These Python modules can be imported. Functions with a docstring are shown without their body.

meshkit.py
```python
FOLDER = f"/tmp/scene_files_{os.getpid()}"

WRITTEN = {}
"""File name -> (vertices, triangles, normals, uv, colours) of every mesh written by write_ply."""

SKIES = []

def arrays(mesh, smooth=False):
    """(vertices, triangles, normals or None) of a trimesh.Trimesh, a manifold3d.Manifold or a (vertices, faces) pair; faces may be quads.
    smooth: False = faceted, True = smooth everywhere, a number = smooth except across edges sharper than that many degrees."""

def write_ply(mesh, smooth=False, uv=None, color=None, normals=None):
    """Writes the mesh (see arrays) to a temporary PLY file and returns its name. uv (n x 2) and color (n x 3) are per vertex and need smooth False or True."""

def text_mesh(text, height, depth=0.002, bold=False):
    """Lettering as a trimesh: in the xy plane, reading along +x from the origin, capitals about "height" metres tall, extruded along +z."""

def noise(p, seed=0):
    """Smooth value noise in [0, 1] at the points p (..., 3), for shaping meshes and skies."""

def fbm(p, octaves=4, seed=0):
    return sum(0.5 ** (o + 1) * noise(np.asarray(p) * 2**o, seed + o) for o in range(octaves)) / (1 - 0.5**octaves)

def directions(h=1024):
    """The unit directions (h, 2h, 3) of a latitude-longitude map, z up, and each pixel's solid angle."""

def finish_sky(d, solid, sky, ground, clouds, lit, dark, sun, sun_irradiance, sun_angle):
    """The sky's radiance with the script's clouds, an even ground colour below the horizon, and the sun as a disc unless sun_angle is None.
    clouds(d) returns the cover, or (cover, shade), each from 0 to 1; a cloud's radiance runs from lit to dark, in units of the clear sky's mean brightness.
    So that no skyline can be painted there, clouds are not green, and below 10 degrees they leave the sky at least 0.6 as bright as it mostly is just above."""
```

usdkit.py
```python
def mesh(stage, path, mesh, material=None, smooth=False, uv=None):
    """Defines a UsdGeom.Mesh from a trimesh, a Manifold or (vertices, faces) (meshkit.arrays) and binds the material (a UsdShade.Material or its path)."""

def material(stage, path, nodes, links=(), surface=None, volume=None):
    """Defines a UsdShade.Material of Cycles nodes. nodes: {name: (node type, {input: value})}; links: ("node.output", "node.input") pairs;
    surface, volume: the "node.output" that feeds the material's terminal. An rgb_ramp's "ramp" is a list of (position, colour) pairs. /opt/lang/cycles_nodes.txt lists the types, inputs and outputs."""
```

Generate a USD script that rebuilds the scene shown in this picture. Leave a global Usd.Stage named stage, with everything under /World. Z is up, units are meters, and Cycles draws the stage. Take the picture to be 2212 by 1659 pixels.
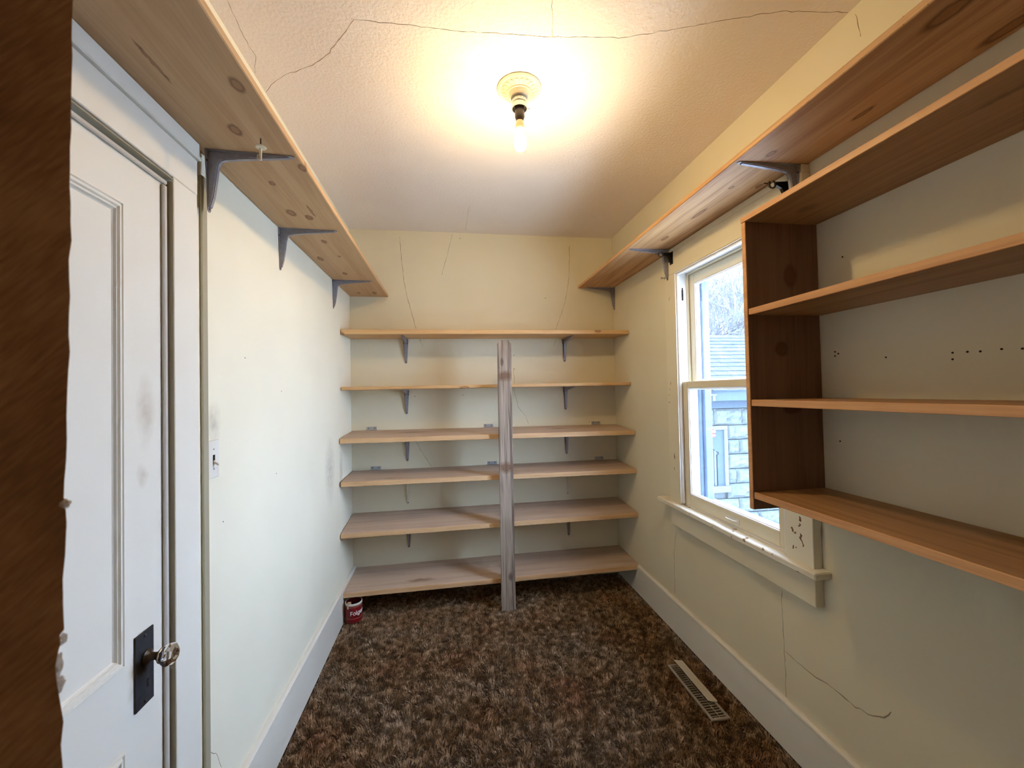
import math, numpy as np, trimesh, usdkit, meshkit
from pxr import Usd, UsdGeom, UsdLux, UsdShade, Gf, Sdf, Vt
from shapely.geometry import Polygon, box as sbox
from shapely.ops import unary_union

stage = Usd.Stage.CreateInMemory()
UsdGeom.SetStageUpAxis(stage, UsdGeom.Tokens.z)
UsdGeom.SetStageMetersPerUnit(stage, 1.0)
UsdGeom.Xform.Define(stage, '/World')
UsdGeom.Scope.Define(stage, '/World/Looks')

# ------------------------------------------------------------------ camera, sky, exposure
W, H = 2.0247, 2.6697                                   # room width (x) and height; back wall is y = 0, left wall x = 0
YF = -3.32                                              # inner face of the wall behind the camera
FPX = 888.09
CAM = np.array([0.70879, -3.13876, 1.45])
ROT = np.array([[0.988389, 0.150945, 0.017399], [-0.150572, 0.988374, -0.021095], [-0.020381, 0.01823, 0.999626]])
cam = UsdGeom.Camera.Define(stage, '/World/camera')
X, Yf, Z = ROT[:, 0], ROT[:, 1], ROT[:, 2]
cam.AddTransformOp().Set(Gf.Matrix4d(*map(float, (*X, 0, *Z, 0, *(-Yf), 0, *CAM, 1))))
cam.CreateHorizontalApertureAttr(36.0)
cam.CreateVerticalApertureAttr(27.0)
cam.CreateFocalLengthAttr(36.0 * FPX / 2212)
cam.CreateClippingRangeAttr(Gf.Vec2f(0.02, 500))
cam.CreateFStopAttr(8.0)
cam.CreateFocusDistanceAttr(2.6)
cam.CreateExposureAttr(0.42)
sky = UsdLux.DomeLight.Define(stage, '/World/sky')
sky.CreateColorAttr(Gf.Vec3f(0.68, 0.87, 1.20))
sky.CreateIntensityAttr(6.0)
BULB_COLOR, BULB_STRENGTH = (1.0, 0.71, 0.335), 360.0


def on(px, axis, v):
    """The point of the plane axis = v that a pixel of the 2212 x 1659 frame shows."""
    d = ROT @ np.array([(px[0] - 1106) / FPX, 1, -(px[1] - 829.5) / FPX])
    return CAM + d * (v - CAM[axis]) / d[axis]


# ------------------------------------------------------------------ helpers
used = {}


def numbered(parent, name):
    k = used.get((parent, name), 0)
    used[(parent, name)] = k + 1
    return f'{parent}/{name}' if k == 0 else f'{parent}/{name}_{k:03d}'


class T:
    def __init__(s, prim, loc):
        s.prim, s.path, s.loc = prim, str(prim.GetPath()), np.asarray(loc, float)


def tag(prim, **kw):
    for k, v in kw.items():
        if v:
            prim.SetCustomDataByKey(k, v)


def thing(name, label=None, cat=None, loc=(0, 0, 0), group=None, kind=None, rotz=0):
    x = UsdGeom.Xform.Define(stage, numbered('/World', name))
    x.AddTranslateOp().Set(Gf.Vec3d(*map(float, loc)))
    if rotz:
        x.AddRotateZOp().Set(float(rotz))
    tag(x.GetPrim(), label=label, category=cat, group=group, kind=kind)
    return T(x.GetPrim(), loc)


def part(parent, name, mesh, mat, label=None, smooth=False, kind=None):
    """A mesh given in world coordinates as a child of parent (a thing or a part)."""
    if isinstance(mesh, (list, tuple)) and not (len(mesh) == 2 and isinstance(mesh[0], np.ndarray)):
        mesh = trimesh.util.concatenate(mesh)
    v, f, n = meshkit.arrays(mesh, smooth)
    p = numbered(parent.path, name)
    m = usdkit.mesh(stage, p, (v - parent.loc, f), mat)
    if n is not None:
        m.CreateNormalsAttr(Vt.Vec3fArray.FromNumpy(n.astype(np.float32)))
        m.SetNormalsInterpolation('vertex')
    tag(m.GetPrim(), label=label, kind=kind)
    return T(m.GetPrim(), parent.loc)


class World:
    path, loc = '/World', np.zeros(3)


def single(name, mesh, mat, label=None, cat=None, group=None, kind=None, smooth=False):
    p = part(World, name, mesh, mat, label, smooth, kind)
    tag(p.prim, category=cat, group=group)
    return p


def copy(proto, name, label, cat, loc, rotz=0, group=None):
    x = UsdGeom.Xform.Define(stage, numbered('/World', name))
    x.AddTranslateOp().Set(Gf.Vec3d(*map(float, loc)))
    x.AddRotateZOp().Set(float(rotz))
    x.GetPrim().GetReferences().AddInternalReference(proto)
    x.GetPrim().SetInstanceable(True)
    tag(x.GetPrim(), label=label, category=cat, group=group)
    return x


def unit_chamfer(bx, by, bz):
    v = []
    for sx in (0, 1):
        for sy in (0, 1):
            for sz in (0, 1):
                px, py, pz = (bx if sx == 0 else 1 - bx), (by if sy == 0 else 1 - by), (bz if sz == 0 else 1 - bz)
                v += [(sx, py, pz), (px, sy, pz), (px, py, sz)]
    return trimesh.convex.convex_hull(np.array(v, float))


def box(x0, x1, y0, y1, z0, z1, b=0.002):
    lo, hi = np.minimum((x0, y0, z0), (x1, y1, z1)), np.maximum((x0, y0, z0), (x1, y1, z1))
    s = hi - lo
    b = min(b, s.min() * 0.3)
    if b <= 0:
        m = trimesh.creation.box(s)
        m.apply_translation((lo + hi) / 2)
        return m
    m = unit_chamfer(*(b / s))
    m.vertices = lo + m.vertices * s
    return m


def hexa(c, b=0.0025):
    """A board with bevelled edges between eight corners c[x][y][z] (x, y, z = 0 or 1)."""
    c = np.asarray(c, float)
    s = [np.linalg.norm(c[1, 0, 0] - c[0, 0, 0]), np.linalg.norm(c[0, 1, 0] - c[0, 0, 0]), np.linalg.norm(c[0, 0, 1] - c[0, 0, 0])]
    m = unit_chamfer(*(b / np.array(s)))
    u = m.vertices
    w = lambda k, i: (u[:, k] if i else 1 - u[:, k])
    m.vertices = sum((w(0, i) * w(1, j) * w(2, k))[:, None] * c[i, j, k] for i in (0, 1) for j in (0, 1) for k in (0, 1))
    return m


def revolve(profile, at=(0, 0, 0), sections=40, axis='z'):
    m = trimesh.creation.revolve(np.asarray(profile, float), sections=sections)
    if axis == 'x':
        m.apply_transform(trimesh.transformations.rotation_matrix(math.pi / 2, (0, 1, 0)))
    if axis == 'y':
        m.apply_transform(trimesh.transformations.rotation_matrix(math.pi / 2, (1, 0, 0)))
    m.apply_translation(at)
    return m


def extrude(poly, depth):
    return trimesh.creation.extrude_polygon(poly, depth, engine='earcut')


def tube(pts, r, sides=8, cap=True):
    p = np.asarray(pts, float)
    r = np.broadcast_to(r, (len(p),))
    t = np.gradient(p, axis=0)
    t /= np.linalg.norm(t, axis=1, keepdims=True)
    ref = np.array([0, 0, 1.0]) if abs(t[0][2]) < 0.9 else np.array([1.0, 0, 0])
    a = np.cross(t[0], ref)
    V = []
    for k in range(len(p)):
        a = a - t[k] * (a @ t[k])
        a /= np.linalg.norm(a)
        bb = np.cross(t[k], a)
        ang = np.arange(sides) * 2 * np.pi / sides
        V.append(p[k] + r[k] * (np.cos(ang)[:, None] * a + np.sin(ang)[:, None] * bb))
    V = np.vstack(V)
    F = []
    for k in range(len(p) - 1):
        for j in range(sides):
            q = (k * sides + j, k * sides + (j + 1) % sides, (k + 1) * sides + (j + 1) % sides, (k + 1) * sides + j)
            F += [(q[0], q[1], q[2]), (q[0], q[2], q[3])]
    if cap:
        n = len(V)
        V = np.vstack([V, p[:1], p[-1:]])
        e = (len(p) - 1) * sides
        for j in range(sides):
            F += [(n, (j + 1) % sides, j), (n + 1, e + j, e + (j + 1) % sides)]
    return trimesh.Trimesh(V, np.array(F), process=False)


def rect_mould(to3d, a0, a1, b0, b1, prof):
    """A mitred frame moulding: prof is a list of (inset, height); to3d(a, b, h) gives points."""
    V, F = [], []
    for d, h in prof:
        for a, b in ((a0 + d, b0 + d), (a1 - d, b0 + d), (a1 - d, b1 - d), (a0 + d, b1 - d)):
            V.append(to3d(a, b, h))
    for k in range(len(prof) - 1):
        for j in range(4):
            q = (4 * k + j, 4 * k + (j + 1) % 4, 4 * k + 4 + (j + 1) % 4, 4 * k + 4 + j)
            F += [(q[0], q[1], q[2]), (q[0], q[2], q[3])]
    return trimesh.Trimesh(np.array(V), np.array(F), process=False)


def sweep_y(poly_xz, y0, y1):
    """A profile in the xz plane (list of points) extruded along y."""
    m = extrude(Polygon(poly_xz), abs(y1 - y0))
    v = m.vertices.copy()
    m.vertices = np.stack([v[:, 0], min(y0, y1) + v[:, 2], v[:, 1]], 1)
    m.invert()
    return m


# ------------------------------------------------------------------ materials
M = {}


def lin(r, g, b):
    f = lambda c: c / 12.92 if c <= 0.04045 else ((c + 0.055) / 1.055) ** 2.4
    return tuple(f(x / 255) for x in (r, g, b))


class G:
    """A small node graph builder."""

    def __init__(s, name):
        s.name, s.n, s.l, s.k = name, {}, [], 0

    def add(s, kind, ins=None, **links):
        s.k += 1
        i = f'n{s.k}'
        s.n[i] = (kind, ins or {})
        for a, b in links.items():
            s.l.append((b, f'{i}.{a}'))
        return i

    def done(s, surface):
        M[s.name] = usdkit.material(stage, f'/World/Looks/{s.name}', s.n, s.l, surface=surface)
        return M[s.name]


def spots(g, pos, items, warp=0.0, warp_scale=30):
    """Smallest normalised distance to ellipsoids (centre, radii) as a node output."""
    src = f'{pos}.position'
    if warp:
        nz = g.add('noise_texture', {'scale': warp_scale, 'detail': 3.0}, vector=src)
        sb = g.add('vector_math', {'math_type': 'subtract', 'vector2': (0.5, 0.5, 0.5)}, vector1=f'{nz}.color')
        sc = g.add('vector_math', {'math_type': 'scale', 'scale': warp}, vector1=f'{sb}.vector')
        ad = g.add('vector_math', {'math_type': 'add'}, vector1=src, vector2=f'{sc}.vector')
        src = f'{ad}.vector'
    best = None
    for c, r in items:
        a = g.add('vector_math', {'math_type': 'subtract', 'vector2': tuple(c)}, vector1=src)
        b = g.add('vector_math', {'math_type': 'multiply', 'vector2': tuple(1 / np.asarray(r, float))}, vector1=f'{a}.vector')
        d = g.add('vector_math', {'math_type': 'length'}, vector1=f'{b}.vector')
        best = f'{d}.value' if best is None else f"{g.add('math', {'math_type': 'minimum'}, value1=best, value2=f'{d}.value')}.value"
    return best


def paint(name, color, rough=0.55, bump=0.0004, bscale=160, smudges=(), smudge_color=None, mottle=0.0, chips=None, chip_color=(0.16, 0.085, 0.04), chip_scale=14, bdetail=3.0):
    g = G(name)
    pos = g.add('geometry')
    c = np.array(color)
    n1 = g.add('noise_texture', {'scale': 2.2, 'detail': 2.0}, vector=f'{pos}.position') if mottle else g.add('value', {'value': 0.6})
    fo = f'{n1}.fac' if mottle else f'{n1}.value'
    rp = g.add('rgb_ramp', {'ramp': [(0.3, tuple(c * (1 - mottle))), (0.7, tuple(np.minimum(c * (1 + mottle * 0.5), 0.93)))]}, fac=fo)
    out = f'{rp}.color'
    if smudges:
        d = spots(g, pos, smudges, 0.03, 18)
        mr = g.add('map_range', {'from_min': 0.1, 'from_max': 1.0, 'to_min': 0.7, 'to_max': 0.0, 'clamp': True}, value=d)
        n2 = g.add('noise_texture', {'scale': 40.0, 'detail': 4.0}, vector=f'{pos}.position')
        m2 = g.add('math', {'math_type': 'multiply'}, value1=f'{mr}.result', value2=f'{n2}.fac')
        mx = g.add('mix', {'color2': tuple(smudge_color or c * 0.45)}, fac=f'{m2}.value', color1=out)
        out = f'{mx}.color'
    if chips:
        n3 = g.add('noise_texture', {'scale': chip_scale, 'detail': 5.0, 'roughness': 0.6}, vector=f'{pos}.position')
        if isinstance(chips, float):
            cut = g.add('map_range', {'from_min': chips, 'from_max': chips + 0.012, 'to_min': 0.0, 'to_max': 1.0, 'clamp': True}, value=f'{n3}.fac')
            cf = f'{cut}.result'
        else:
            d = spots(g, pos, chips, 0.03, 60)
            cut = g.add('map_range', {'from_min': 0.8, 'from_max': 0.9, 'to_min': 1.0, 'to_max': 0.0, 'clamp': True}, value=d)
            cf = f'{cut}.result'
        mx = g.add('mix', {'color2': tuple(chip_color)}, fac=cf, color1=out)
        out = f'{mx}.color'
    more = {}
    if bump > 0.00035:
        bn = g.add('noise_texture', {'scale': bscale, 'detail': 1.5, 'roughness': 0.55}, vector=f'{pos}.position')
        bp = g.add('bump', {'strength': 0.7, 'distance': bump * 4}, height=f'{bn}.fac')
        more = {'normal': f'{bp}.normal'}
    if rough >= 0.55:
        p = g.add('diffuse_bsdf', {}, color=out, **more)
    else:
        p = g.add('principled_bsdf', {'roughness': rough, 'specular_ior_level': 0.35}, base_color=out, **more)
    return g.done(f'{p}.BSDF')


def wood(name, axis, light, dark, knots=(), rough=0.6, scale=1.0, knot_dark=(0.10, 0.035, 0.012), knot_core=(0.25, 0.11, 0.045), bump=0.0005, stains=(), stain_color=(0.2, 0.1, 0.05), contrast=1.0, spec=0.4):
    g = G(name)
    pos = g.add('geometry')
    k = {'x': 0, 'y': 1, 'z': 2}[axis]
    sc = [24.0 * scale] * 3
    sc[k] = 1.3 * scale
    mp = g.add('mapping', {'scale': tuple(sc)}, vector=f'{pos}.position')
    n = g.add('noise_texture', {'scale': 1.0, 'detail': 3.0, 'roughness': 0.6, 'distortion': 0.6}, vector=f'{mp}.vector')
    sc2 = [170.0 * scale] * 3
    sc2[k] = 4.0 * scale
    mp2 = g.add('mapping', {'scale': tuple(sc2)}, vector=f'{pos}.position')
    n2 = g.add('noise_texture', {'scale': 1.0, 'detail': 1.0}, vector=f'{mp2}.vector')
    ad = g.add('math', {'math_type': 'multiply_add', 'value2': 0.35, 'value3': -0.175}, value1=f'{n2}.fac')
    sm = g.add('math', {'math_type': 'add'}, value1=f'{n}.fac', value2=f'{ad}.value')
    rp = g.add('rgb_ramp', {'ramp': [(0.5 - 0.2 / contrast, dark), (0.52, tuple((np.array(light) * 2 + np.array(dark)) / 3)), (0.5 + 0.22 / contrast, light)]}, fac=f'{sm}.value')
    out = f'{rp}.color'
    if stains:
        d = spots(g, pos, stains, 0.03, 20)
        mr = g.add('map_range', {'from_min': 0.5, 'from_max': 1.0, 'to_min': 0.8, 'to_max': 0.0, 'clamp': True}, value=d)
        mx = g.add('mix', {'color2': tuple(stain_color)}, fac=f'{mr}.result', color1=out)
        out = f'{mx}.color'
    if knots:
        d = spots(g, pos, knots, 0.008, 60)
        mr = g.add('map_range', {'from_min': 0.75, 'from_max': 1.5, 'to_min': 0.8, 'to_max': 0.0, 'clamp': True, 'range_type': 'smoothstep'}, value=d)
        kr = g.add('rgb_ramp', {'ramp': [(0.0, knot_core), (0.6, knot_core), (0.82, knot_dark), (1.0, knot_dark)]}, fac=d)
        mx = g.add('mix', {}, fac=f'{mr}.result', color1=out, color2=f'{kr}.color')
        out = f'{mx}.color'
    more = {}
    if bump > 0.0008:
        more = {'normal': f"{g.add('bump', {'strength': 0.6, 'distance': bump * 3}, height=f'{sm}.value')}.normal"}
    p = g.add('principled_bsdf', {'roughness': rough, 'specular_ior_level': spec}, base_color=out, **more)
    return g.done(f'{p}.BSDF')


def plain(name, color, rough=0.5, metal=0.0, noise=0.0, nscale=60, spec=0.5, **kw):
    g = G(name)
    ins = {'roughness': rough, 'metallic': metal, 'specular_ior_level': spec, **kw}
    if noise:
        pos = g.add('geometry')
        n = g.add('noise_texture', {'scale': nscale, 'detail': 4.0}, vector=f'{pos}.position')
        c = np.array(color)
        rp = g.add('rgb_ramp', {'ramp': [(0.3, tuple(c * (1 - noise))), (0.7, tuple(np.minimum(c * (1 + noise), 1)))]}, fac=f'{n}.fac')
        p = g.add('principled_bsdf', ins, base_color=f'{rp}.color')
    else:
        p = g.add('principled_bsdf', {**ins, 'base_color': tuple(color)})
    return g.done(f'{p}.BSDF')


WALL_DIM = (0.70, 0.635, 0.465)  # same paint as the left wall, darkened for the weaker light on these walls
TRIM = (0.76, 0.73, 0.64)
paint('wall_paint_dim', WALL_DIM, 0.6, 0.0, 130, smudges=[((W, -1.95, 1.0), (0.1, 0.02, 0.02))], mottle=0.04)
sw = on((462, 930), 0, 0)
paint('left_wall_paint_lit', (0.80, 0.755, 0.60), 0.55, 0.0, 130, smudges=[((0, sw[1], sw[2] + 0.02), (0.1, 0.045, 0.075)), ((0, -0.55, 1.0), (0.1, 0.12, 0.22)), ((0, -0.3, 0.95), (0.1, 0.05, 0.2))], smudge_color=(0.25, 0.22, 0.18), mottle=0.04)  # same paint kept paler here; the left wall's whiter light is in the colour
paint('ceiling_paint', (0.83, 0.755, 0.67), 0.75, 0.0006, 85, mottle=0.03)
paint('door_paint', TRIM, 0.45, 0.0002, 60, smudges=[((0, -2.092, 0.80), (0.1, 0.02, 0.03)), ((0, -2.05, 1.42), (0.1, 0.035, 0.10)), ((0, -2.06, 1.27), (0.1, 0.02, 0.03))], smudge_color=(0.33, 0.22, 0.12))
paint('trim_paint', TRIM, 0.42, 0.0002, 60)
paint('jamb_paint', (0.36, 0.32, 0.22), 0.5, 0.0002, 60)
paint('bead_paint', (0.55, 0.52, 0.46), 0.4, 0.0002, 60)
paint('window_paint', (0.71, 0.645, 0.48), 0.45, 0.0003, 90)  # toned down with the walls around it, dimmer light put into the colour
paint('window_white', (0.80, 0.80, 0.78), 0.4, 0.0003, 90)
ck = [on(p, 0, W - 0.038) for p in ((1728, 1120), (1727, 1134), (1731, 1160), (1733, 1170), (1712, 1145), (1718, 1150), (1713, 1181), (1720, 1182))]
cr = [(0.02, 0.004, 0.012), (0.02, 0.003, 0.01), (0.02, 0.006, 0.018), (0.02, 0.004, 0.022), (0.02, 0.006, 0.007), (0.02, 0.004, 0.005), (0.02, 0.005, 0.006), (0.02, 0.004, 0.004)]
paint('casing_chipped', (0.74, 0.70, 0.57), 0.45, 0.0003, 90, chips=list(zip(ck, cr)))
paint('stool_chipped', (0.76, 0.72, 0.60), 0.45, 0.0003, 90, chips=0.635, chip_scale=22, chip_color=(0.30, 0.19, 0.09))
paint('left_casing_chipped', (0.70, 0.635, 0.465), 0.5, 0.0003, 90, chips=[(on(p, 0, W - 0.038), (0.02, 0.004, r)) for p, r in (((1446, 645), 0.014), ((1449, 828), 0.006), ((1447, 842), 0.006), ((1446, 853), 0.007), ((1445, 868), 0.006), ((1457, 985), 0.02), ((1457, 1012), 0.01))], chip_color=(0.2, 0.11, 0.05))
paint('baseboard_paint', (0.74, 0.70, 0.60), 0.45, 0.0003, 60)

zl, zr = 2.1684, 2.2607
lk = [((512, 184), .022, .012), ((508, 281), .022, .012), ((462, 359), .018, .011), ((653, 363), .02, .010), ((588, 396), .014, .008), ((629, 460), .026, .014), ((700, 522), .02, .010),
      ((692, 559), .03, .012), ((733, 554), .012, .006), ((745, 591), .022, .011), ((775, 633), .02, .01), ((809, 633), .03, .012), ((330, 135), .05, .0035), ((672, 456), .045, .004), ((668, 470), .02, .012)]
wood('pine_left', 'y', lin(202, 167, 125), lin(180, 142, 100), knots=[(on(p, 2, zl), (b, a, 0.03)) for p, a, b in lk], knot_dark=lin(96, 58, 32), knot_core=lin(150, 108, 72), contrast=0.8)
rk = [((2050, 27), .045, .02), ((2181, 59), .05, .016), ((1864, 245), .03, .008), ((1666, 332), .018, .012), ((1580, 405), .012, .008), ((1639, 402), .016, .008), ((1436, 515), .03, .01), ((1510, 462), .05, .01)]
wood('pine_right', 'y', lin(206, 164, 116), lin(166, 121, 79), knots=[(on(p, 2, zr), (b, a, 0.03)) for p, a, b in rk], knot_dark=lin(88, 50, 28), knot_core=lin(150, 106, 66))
ek = [((735, 720), .02), ((1003, 837), .03), ((905, 728), .05), ((935, 727), .02), ((1010, 728), .03), ((1292, 715), .02)]
wood('pine_back', 'x', lin(218, 180, 128), lin(188, 146, 98), knots=[(on(p, 1, -0.29), (a, 0.05, 0.008)) for p, a in ek], knot_dark=lin(110, 66, 36), knot_core=lin(160, 112, 72), contrast=0.8)
wood('pine_edge_lit', 'x', lin(220, 184, 140), lin(196, 156, 112), contrast=0.8)  # cut shelf edge, lightened as if lit by the bulb
wood('case_edge_lit', 'y', lin(212, 162, 112), lin(186, 134, 86), rough=0.5)  # bookcase edge wood with the bulb's light painted into its tone
wood('plywood', 'x', lin(204, 180, 158), lin(174, 148, 128), stains=[((0.45, -0.15, 1.16), (0.16, 0.03, 0.05)), ((0.3, -0.3, 0.86), (0.2, 0.02, 0.05)), ((1.5, -0.16, 1.16), (0.1, 0.02, 0.05)), ((0.5, -0.28, 0.18), (0.12, 0.03, 0.03))], stain_color=lin(132, 102, 76), contrast=0.7, scale=0.8)
bk = [(on((1742, 464), 2, 2.006), (0.03, 0.045, 0.02)), (on((2174, 226), 2, 2.006), (0.012, 0.09, 0.02)), (on((1706, 597), 1, -1.853), (.022, .03, .035)), (on((1688, 754), 1, -1.853), (.022, .03, .022)), (on((1711, 884), 1, -1.853), (.03, .03, .014))]
wood('pine_case', 'y', lin(176, 134, 90), lin(140, 100, 64), knots=bk, knot_dark=lin(74, 40, 26), knot_core=lin(96, 56, 34), rough=0.45)
wood('pine_panel_shaded', 'z', lin(126, 94, 76), lin(104, 74, 60), knots=bk, knot_dark=lin(74, 40, 26), knot_core=lin(92, 54, 36), rough=0.5)  # darker copy of the case pine; shade on the panel face is painted in
pb = [((1.076, -0.39, z), (0.08, 0.06, h)) for z, h in ((1.555, 0.045), (0.945, 0.05))]
wood('weathered_wood', 'z', lin(172, 156, 140), lin(104, 90, 80), rough=0.85, knots=[((1.09, -0.395, 0.22), (0.016, 0.02, 0.03)), ((1.06, -0.395, 1.65), (0.012, 0.02, 0.03))], knot_dark=lin(84, 66, 56), knot_core=lin(112, 92, 80), stains=pb, stain_color=lin(108, 78, 56), scale=1.2, contrast=1.5, bump=0.001)
plain('steel_bracket', lin(140, 139, 146), 0.38, 0.15, noise=0.12, nscale=90)
plain('cream_bracket', (0.62, 0.58, 0.46), 0.45)
plain('zinc', (0.40, 0.40, 0.40), 0.4, 0.5)
plain('black_metal', (0.018, 0.018, 0.02), 0.35, 0.4)
plain('bronze_metal', (0.06, 0.045, 0.03), 0.4, 0.6)
plain('dark_hole', (0.012, 0.01, 0.008), 0.9)
plain('crack_dark', (0.33, 0.26, 0.18), 0.95)
plain('crack_soft', (0.34, 0.28, 0.19), 0.95)
plain('escutcheon_black', (0.022, 0.022, 0.025), 0.55, 0.3, noise=0.35, nscale=70)
plain('knob_glass', (1, 1, 1), 0.02, 0.0, ior=1.5, transmission_weight=1.0)
plain('white_plastic', (0.72, 0.70, 0.62), 0.35)
plain('saw_mark', lin(120, 72, 36), 0.8)
plain('lock_beige', (0.40, 0.35, 0.26), 0.4)
plain('ivory', (0.72, 0.66, 0.48), 0.35)
plain('rosette_paint', (0.60, 0.54, 0.40), 0.35)
plain('chrome', (0.46, 0.46, 0.48), 0.28, 0.95)
plain('mirror', (0.9, 0.9, 0.92), 0.15, 1.0)
plain('socket_brown', (0.035, 0.022, 0.016), 0.4)
plain('bulb_base', (0.85, 0.72, 0.42), 0.4)
plain('register_metal', (0.34, 0.29, 0.23), 0.45, 0.3)
plain('register_dark', (0.02, 0.017, 0.014), 0.8)
plain('can_red', (0.19, 0.010, 0.013), 0.3, 0.0, noise=0.15, nscale=40)
plain('can_white', (0.85, 0.83, 0.80), 0.35)
plain('can_gold', (0.5, 0.25, 0.14), 0.35)
plain('can_inside', (0.03, 0.025, 0.022), 0.6, 0.3)
plain('torn_paint', (0.44, 0.39, 0.32), 0.7)
g = G('bulb_glow')
e = g.add('emission', {'color': BULB_COLOR, 'strength': BULB_STRENGTH})
g.done(f'{e}.emission')
for nm, tint, dirt in (('window_glass', (0.97, 0.985, 1.0), 0.004), ('deflector_plastic', (0.6, 0.57, 0.52), 0.62)):
    g = G(nm)
    tr = g.add('transparent_bsdf', {'color': tint})
    gl = g.add('glossy_bsdf', {'color': (1, 1, 1), 'roughness': 0.03 if dirt < 0.3 else 0.15})
    lw = g.add('layer_weight', {'blend': 0.5})
    pw = g.add('math', {'math_type': 'power', 'value2': 4.0}, value1=f'{lw}.facing')
    fr = g.add('math', {'math_type': 'multiply_add', 'value2': 0.9, 'value3': 0.04, 'use_clamp': True}, value1=f'{pw}.value')
    m1 = g.add('mix_closure', {}, fac=f'{fr}.value', closure1=f'{tr}.BSDF', closure2=f'{gl}.BSDF')
    df = g.add('diffuse_bsdf', {'color': (0.80, 0.74, 0.62) if dirt > 0.3 else (0.7, 0.75, 0.8)})
    m2 = g.add('mix_closure', {'fac': dirt}, closure1=f'{m1}.closure', closure2=f'{df}.BSDF')
    g.done(f'{m2}.closure')
# carpet: mottled browns
g = G('carpet_pile')
pos = g.add('geometry')
n1 = g.add('noise_texture', {'scale': 26.0, 'detail': 3.0, 'roughness': 0.75}, vector=f'{pos}.position')
n2 = g.add('noise_texture', {'scale': 3.0, 'detail': 3.0}, vector=f'{pos}.position')
r1 = g.add('rgb_ramp', {'ramp': [(0.28, lin(104, 84, 66)), (0.45, lin(150, 128, 106)), (0.56, lin(178, 156, 132)), (0.74, lin(226, 206, 180))]}, fac=f'{n1}.fac')
r2 = g.add('rgb_ramp', {'ramp': [(0.35, (1.0, 0.98, 0.95)), (0.55, (0.97, 0.84, 0.70)), (0.68, (0.96, 0.70, 0.58))]}, fac=f'{n2}.fac')
mx = g.add('mix', {'mix_type': 'multiply', 'fac': 1.0}, color1=f'{r1}.color', color2=f'{r2}.color')
p = g.add('diffuse_bsdf', {}, color=f'{mx}.color')
g.done(f'{p}.BSDF')
plain('carpet_backing', lin(62, 44, 30), 0.95)
# rough sawn dark post
g = G('sawn_wood')
pos = g.add('geometry')
mp = g.add('mapping', {'mapping_type': 'texture', 'rotation': (0, -0.75, 0), 'scale': (1 / 40, 1 / 40, 1 / 300)}, vector=f'{pos}.position')
n1 = g.add('noise_texture', {'scale': 1.0, 'detail': 3.0}, vector=f'{mp}.vector')
n2 = g.add('noise_texture', {'scale': 7.0, 'detail': 4.0}, vector=f'{pos}.position')
sm = g.add('math', {'math_type': 'multiply_add', 'value2': 0.5}, value1=f'{n1}.fac', value3=f'{n2}.fac')
r1 = g.add('rgb_ramp', {'ramp': [(0.5, lin(96, 62, 44)), (0.75, lin(134, 92, 66)), (0.98, lin(164, 120, 90))]}, fac=f'{sm}.value')
bp = g.add('bump', {'strength': 0.8, 'distance': 0.002}, height=f'{n1}.fac')
p = g.add('principled_bsdf', {'roughness': 0.8}, base_color=f'{r1}.color', normal=f'{bp}.normal')
g.done(f'{p}.BSDF')
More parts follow.
